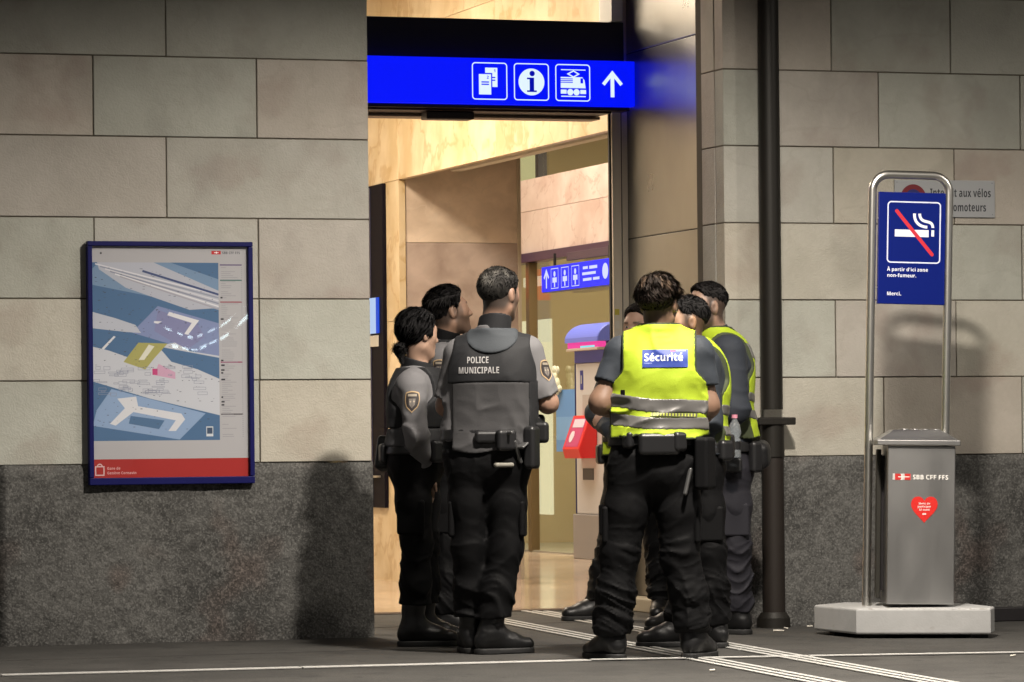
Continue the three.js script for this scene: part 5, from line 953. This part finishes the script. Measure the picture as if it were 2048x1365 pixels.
// 3 policeman behind, looking up to the right
{
  const q = person({ seed: 17, d: 20.2, label: 'policeman in profile with black hair, looking up behind his two colleagues', hw: [0.185, 0.18, 0.18], flat: 0.8,
    J: { head: [899, 622, 0.0], neck: [884, 680, 0.02], shR: [884, 716, -0.15], shL: [915, 714, 0.2], elR: [893, 805, -0.17], wrR: [945, 830, -0.05], elL: [930, 810, 0.24], wrL: [960, 820, 0.1], hipR: [892, 925, -0.07], hipL: [908, 925, 0.1], knR: [897, 1085, -0.06], knL: [910, 1085, 0.1], anR: [892, 1230, -0.04], anL: [908, 1225, 0.15] },
    toeR: toe(1, 0.1), toeL: toe(1, 0.5), face: dirRA(0.93, 0.3), pitch: 0.2, skin: [0.29, 0.175, 0.12], hair: [0.008, 0.007, 0.007], hairStyle: 'slick', oval: 0.113, fade: 0.85, beard: 0.62, neckR: 0.064,
    sleeve: 0.85, shirt: CL.grey, collar: CL.black, collarH: 0.06, beltUp: 0.08, gear: [['pouch', 1.5, -0.03, 0.09, 0.12, 0.05], ['radio', 0.6, 0, 0.07, 0.13, 0.05]] });
  q.layer('vest', 0.012, (x, y, z) => { const [r, u, f] = q.L(x, y, z); return Math.max(-(u + 0.4), Math.abs(r) - 0.14 - 0.04 * step(-0.04, -0.12, u), u - 0.09); }, CL.vestBlack, 0.007);
  const c = lerp(q.J.shR, q.J.elR, 0.25); q.decal('arm_badge', q.shF, c, dirRA(-0.25, -1), dirRA(1, 0), 0.085, 0.112, badgeMat, 8, 0.003);
}
// high-visibility vest
function hivis(q, o) {
  const w = o.w, drop = o.drop, fl = o.flare || 0.02, base = (x, y, z) => { const [r, u, f] = q.L(x, y, z); return q.tors(x, y, z) - fl * step(-0.25, -0.5, u); };
  const cut = (x, y, z) => { const [r, u, f] = q.L(x, y, z); return Math.max(-(u + drop + (o.wave || 0.01) * Math.sin(r * 16 + f * 9 + 1)), Math.abs(r) - w - 0.06 * step(-0.07, -0.16, u), u - 0.13, 0.062 - Math.hypot(r, f + 0.01) - 0.05 * step(0.02, -0.02, u)); };
  const inBand = (u, r, a, b, sl) => { const v = u + sl * r + 0.006 * Math.sin(r * 14 + 2); return Math.max(v - b, a - v); };
  q.layer('vest', 0.016, cut, CL.yellow, 0.0065, base);
  q.layer('vest_piping', 0.0145, (x, y, z) => cut(x, y, z) - 0.0055, CL.piping, 0.0065, base);
  for (const [a, b, sl, m, nm] of o.bands) q.layer(nm || 'reflective_band', 0.0195, (x, y, z) => { const [r, u] = q.L(x, y, z); return Math.max(cut(x, y, z), inBand(u, r, a, b, sl)); }, m || CL.band, 0.006, base, 0.002);
}
// 4 guard seen from behind with the blue patch
{
  const q = person({ seed: 23, d: 17.73, foldK: 1.9, label: 'security guard from behind in yellow vest with blue Sécurité patch, brown hair', hw: [0.188, 0.188, 0.2], flat: 0.82,
    J: { head: [1318, 608, 0.0], neck: [1318, 664, 0.0], shL: [1242, 706, 0.02], shR: [1396, 706, 0], elL: [1203, 805, -0.02], wrL: [1262, 818, 0.27], elR: [1414, 812, 0.0], wrR: [1372, 846, 0.26], hipL: [1268, 930, 0.0], hipR: [1352, 930, 0.0], knL: [1240, 1105, 0.0], knR: [1360, 1105, 0.0], anL: [1224, 1268, 0.0], anR: [1388, 1268, 0.0] },
    toeL: toe(-0.45, 0.75), toeR: toe(0.35, 0.75), face: dirRA(0.42, 0.9), skin: [0.2, 0.118, 0.078], hair: [0.019, 0.012, 0.008], hairHi: [0.085, 0.052, 0.03], hairStyle: 'wavy', fade: 0.62, beard: 0.35, neckR: 0.06, headScale: 1.0,
    sleeve: 0.62, shirt: CL.polo, collarH: 0.008, arm: 1.22, slR: 1.06, tr: 1.04, beltUp: 0.125,
    gear: [['pouch', 3.0, -0.03, 0.19, 0.1, 0.05], ['pouch', 2.45, -0.02, 0.07, 0.09, 0.05], ['belt_bag', 1.9, -0.12, 0.12, 0.24, 0.07, CL.black], ['key_clip', 2.25, -0.2, 0.016, 0.13, 0.02, CL.trim, -0.35], ['pouch', 3.9, -0.01, 0.06, 0.08, 0.04]] });
  hivis(q, { w: 0.163, drop: 0.382, flare: 0.022, bands: [[-0.268, -0.205, 0.09], [-0.345, -0.288, 0.06]] });
  q.layer('vest_label', 0.019, (x, y, z) => { const [r, u, f] = q.L(x, y, z); return Math.max(Math.abs(r + 0.165) - 0.012, Math.abs(u + 0.18) - 0.014, f); }, CL.black, 0.005);
  q.decal('patch_text', q.surf(0.016), add(q.M, add([0, -0.028, 0], mul(q.rth, 0.028))), mul(q.fw, -1), q.rth, 0.205, 0.08, secMat, 22, 0.004);
  q.decal('ribbed_strip', q.surf(0.0195), add(q.M, add([0, -0.282, 0], mul(q.rth, 0.065))), mul(q.fw, -1), add(q.rth, [0, -0.03, 0]), 0.21, 0.016, new THREE.MeshStandardMaterial({ roughness: 0.6, map: patchTex(512, 32, (c, w, h) => { c.fillStyle = '#6f6e66'; c.fillRect(0, 0, w, h); c.fillStyle = '#dfe86a'; for (let i = 0; i < 15; i++) c.fillRect(i * 34, 3, 18, 26); }) }), 24, 0.0035);
  const er = new THREE.SphereGeometry(0.004, 10, 8); const hr = nrm(crs(nrm(dirRA(0.42, 0.9)), [0, 1, 0])); const m = mesh('earring', er, std([0.8, 0.78, 0.72], 0.15, 1), q.G); m.position.set(...add(q.hc, add(mul(hr, 0.086), [0, -0.035, 0])));
}
// 5 guard facing us, mostly hidden
{
  const q = person({ seed: 31, d: 21.6, label: 'guard facing the camera, his face showing behind the brown-haired guard', hw: [0.19, 0.19, 0.185], flat: 0.8,
    J: { head: [1279, 652, 0.0], neck: [1284, 706, 0.02], shR: [1226, 742, 0.03], shL: [1346, 740, 0], elR: [1192, 830, 0.0], wrR: [1235, 872, -0.2], elL: [1372, 830, 0.0], wrL: [1330, 872, -0.2], hipR: [1248, 940, 0.0], hipL: [1314, 940, 0.0], knR: [1226, 1085, -0.02], knL: [1320, 1085, 0.0], anR: [1200, 1210, 0.0], anL: [1325, 1206, 0.05] },
    toeR: toe(-0.95, -0.2), toeL: toe(-0.2, -0.9), face: dirRA(-0.5, -0.8), pitch: -0.12, skin: [0.43, 0.27, 0.2], hair: [0.016, 0.012, 0.01], hairStyle: 'crop', fade: 0.5, beard: 0.4,
    sleeve: 1, shirt: CL.polo, beltUp: 0.11, tr: 0.98, gear: [['pouch', 1.3, -0.02, 0.08, 0.11, 0.05]] });
  hivis(q, { w: 0.16, drop: 0.47, flare: 0.03, bands: [[-0.3, -0.25, 0], [-0.4, -0.35, 0]] });
}
// 6 guard in the middle, seen from his left
{
  const q = person({ seed: 37, d: 18.67, label: 'guard in dark top facing left, squeezed between the brown-haired guard and the tall one', hw: [0.185, 0.18, 0.185], flat: 0.82,
    J: { head: [1371, 644, 0.0], neck: [1388, 700, 0.02], shL: [1406, 728, -0.12], shR: [1382, 728, 0.22], elL: [1418, 838, -0.15], wrL: [1362, 862, -0.02], elR: [1380, 832, 0.28], wrR: [1350, 850, 0.15], hipL: [1400, 935, -0.08], hipR: [1386, 935, 0.1], knL: [1418, 1100, -0.07], knR: [1380, 1100, 0.1], anL: [1428, 1252, -0.03], anR: [1362, 1248, 0.08] },
    toeL: toe(-0.6, 0.8), toeR: toe(-1, -0.1), face: dirRA(-0.88, -0.3), skin: [0.31, 0.175, 0.1], hair: [0.009, 0.008, 0.008], hairStyle: 'fadeTop', fade: 0.72, beard: 0.25, neckR: 0.06, headScale: 0.97,
    sleeve: 1, shirt: CL.polo, slR: 1.08, tr: 0.96, beltUp: 0.1, gear: [['pouch', -1.4, -0.06, 0.1, 0.15, 0.06], ['pouch', -2.2, -0.02, 0.08, 0.1, 0.05], ['radio', -2.7, 0, 0.06, 0.12, 0.05]] });
  hivis(q, { w: 0.135, drop: 0.4, bands: [[-0.25, -0.2, 0], [-0.35, -0.3, 0]] });
}
// 7 tall guard at the right, three-quarter back
{
  const q = person({ seed: 41, d: 19.93, label: 'tall guard nearest the drainpipe, dark beard, bottle on his belt, facing left', hw: [0.19, 0.185, 0.185], flat: 0.82,
    J: { head: [1412, 614, 0.0], neck: [1434, 668, 0.02], shL: [1456, 706, -0.17], shR: [1440, 704, 0.19], elL: [1468, 818, -0.22], wrL: [1408, 850, -0.05], elR: [1430, 815, 0.28], wrR: [1390, 850, 0.15], hipL: [1460, 930, -0.07], hipR: [1448, 930, 0.1], knL: [1471, 1090, -0.07], knR: [1452, 1090, 0.1], anL: [1474, 1225, -0.03], anR: [1372, 1214, 0.35] },
    toeL: toe(-0.75, 0.5), toeR: toe(-1, 0.0), face: dirRA(-0.82, -0.42), pitch: -0.03, skin: [0.31, 0.195, 0.14], hair: [0.01, 0.008, 0.008], hairStyle: 'crop', oval: 0.112, fade: 0.8, beard: 0.8, neckR: 0.066,
    sleeve: 1, shirt: CL.navy, collar: CL.navy, slR: 1.38, tr: 0.95, trMat: cloth([0.008, 0.0075, 0.013], 0.8, 0.05), beltUp: 0.1, arm: 1,
    gear: [['glove_pouch', -2.75, -0.05, 0.13, 0.15, 0.1, CL.leather, 0.2, 0.06], ['pouch', -2.3, -0.06, 0.07, 0.16, 0.05], ['bottle_holder', -1.62, -0.1, 0.085, 0.075, 0.03], ['radio', -1.2, 0.0, 0.06, 0.12, 0.05]] });
  hivis(q, { w: 0.12, drop: 0.44, flare: 0.03, bands: [[-0.26, -0.215, 0.05], [-0.35, -0.3, 0.05], [-0.06, 0.02, 0.25]] });
  // water bottle at his hip
  const b = group('water_bottle', at(1470, 916, 19.6), 'clear plastic water bottle with pink cap hanging at the tall guard\'s hip', 'bottle');
  const pf = [[0, 0], [0.027, 0.0], [0.0305, 0.006], [0.0305, 0.03], [0.029, 0.036], [0.0305, 0.042], [0.0305, 0.085], [0.026, 0.097], [0.0262, 0.105], [0.0315, 0.12], [0.032, 0.14], [0.026, 0.168], [0.015, 0.187], [0.0125, 0.192], [0.0125, 0.2]].map(p => new THREE.Vector2(...p));
  mesh('bottle_body', new THREE.LatheGeometry(pf, 32), new THREE.MeshPhysicalMaterial({ color: 0xe8eef2, roughness: 0.08, transmission: 0.85, thickness: 0, ior: 1.45 }), b);
  mesh('cap', new THREE.CylinderGeometry(0.0145, 0.015, 0.018, 20).translate(0, 0.209, 0), std([0.62, 0.25, 0.33], 0.45), b);
  mesh('label_band', new THREE.CylinderGeometry(0.0312, 0.0312, 0.042, 32, 1, true).translate(0, 0.063, 0), CL.leather, b);
}
scene.traverse(o => { if (o.isMesh) { o.castShadow = true; o.receiveShadow = true; } if (o.isLight && 'castShadow' in o && !o.isRectAreaLight) o.castShadow = true; });
renderer.render(scene, camera);
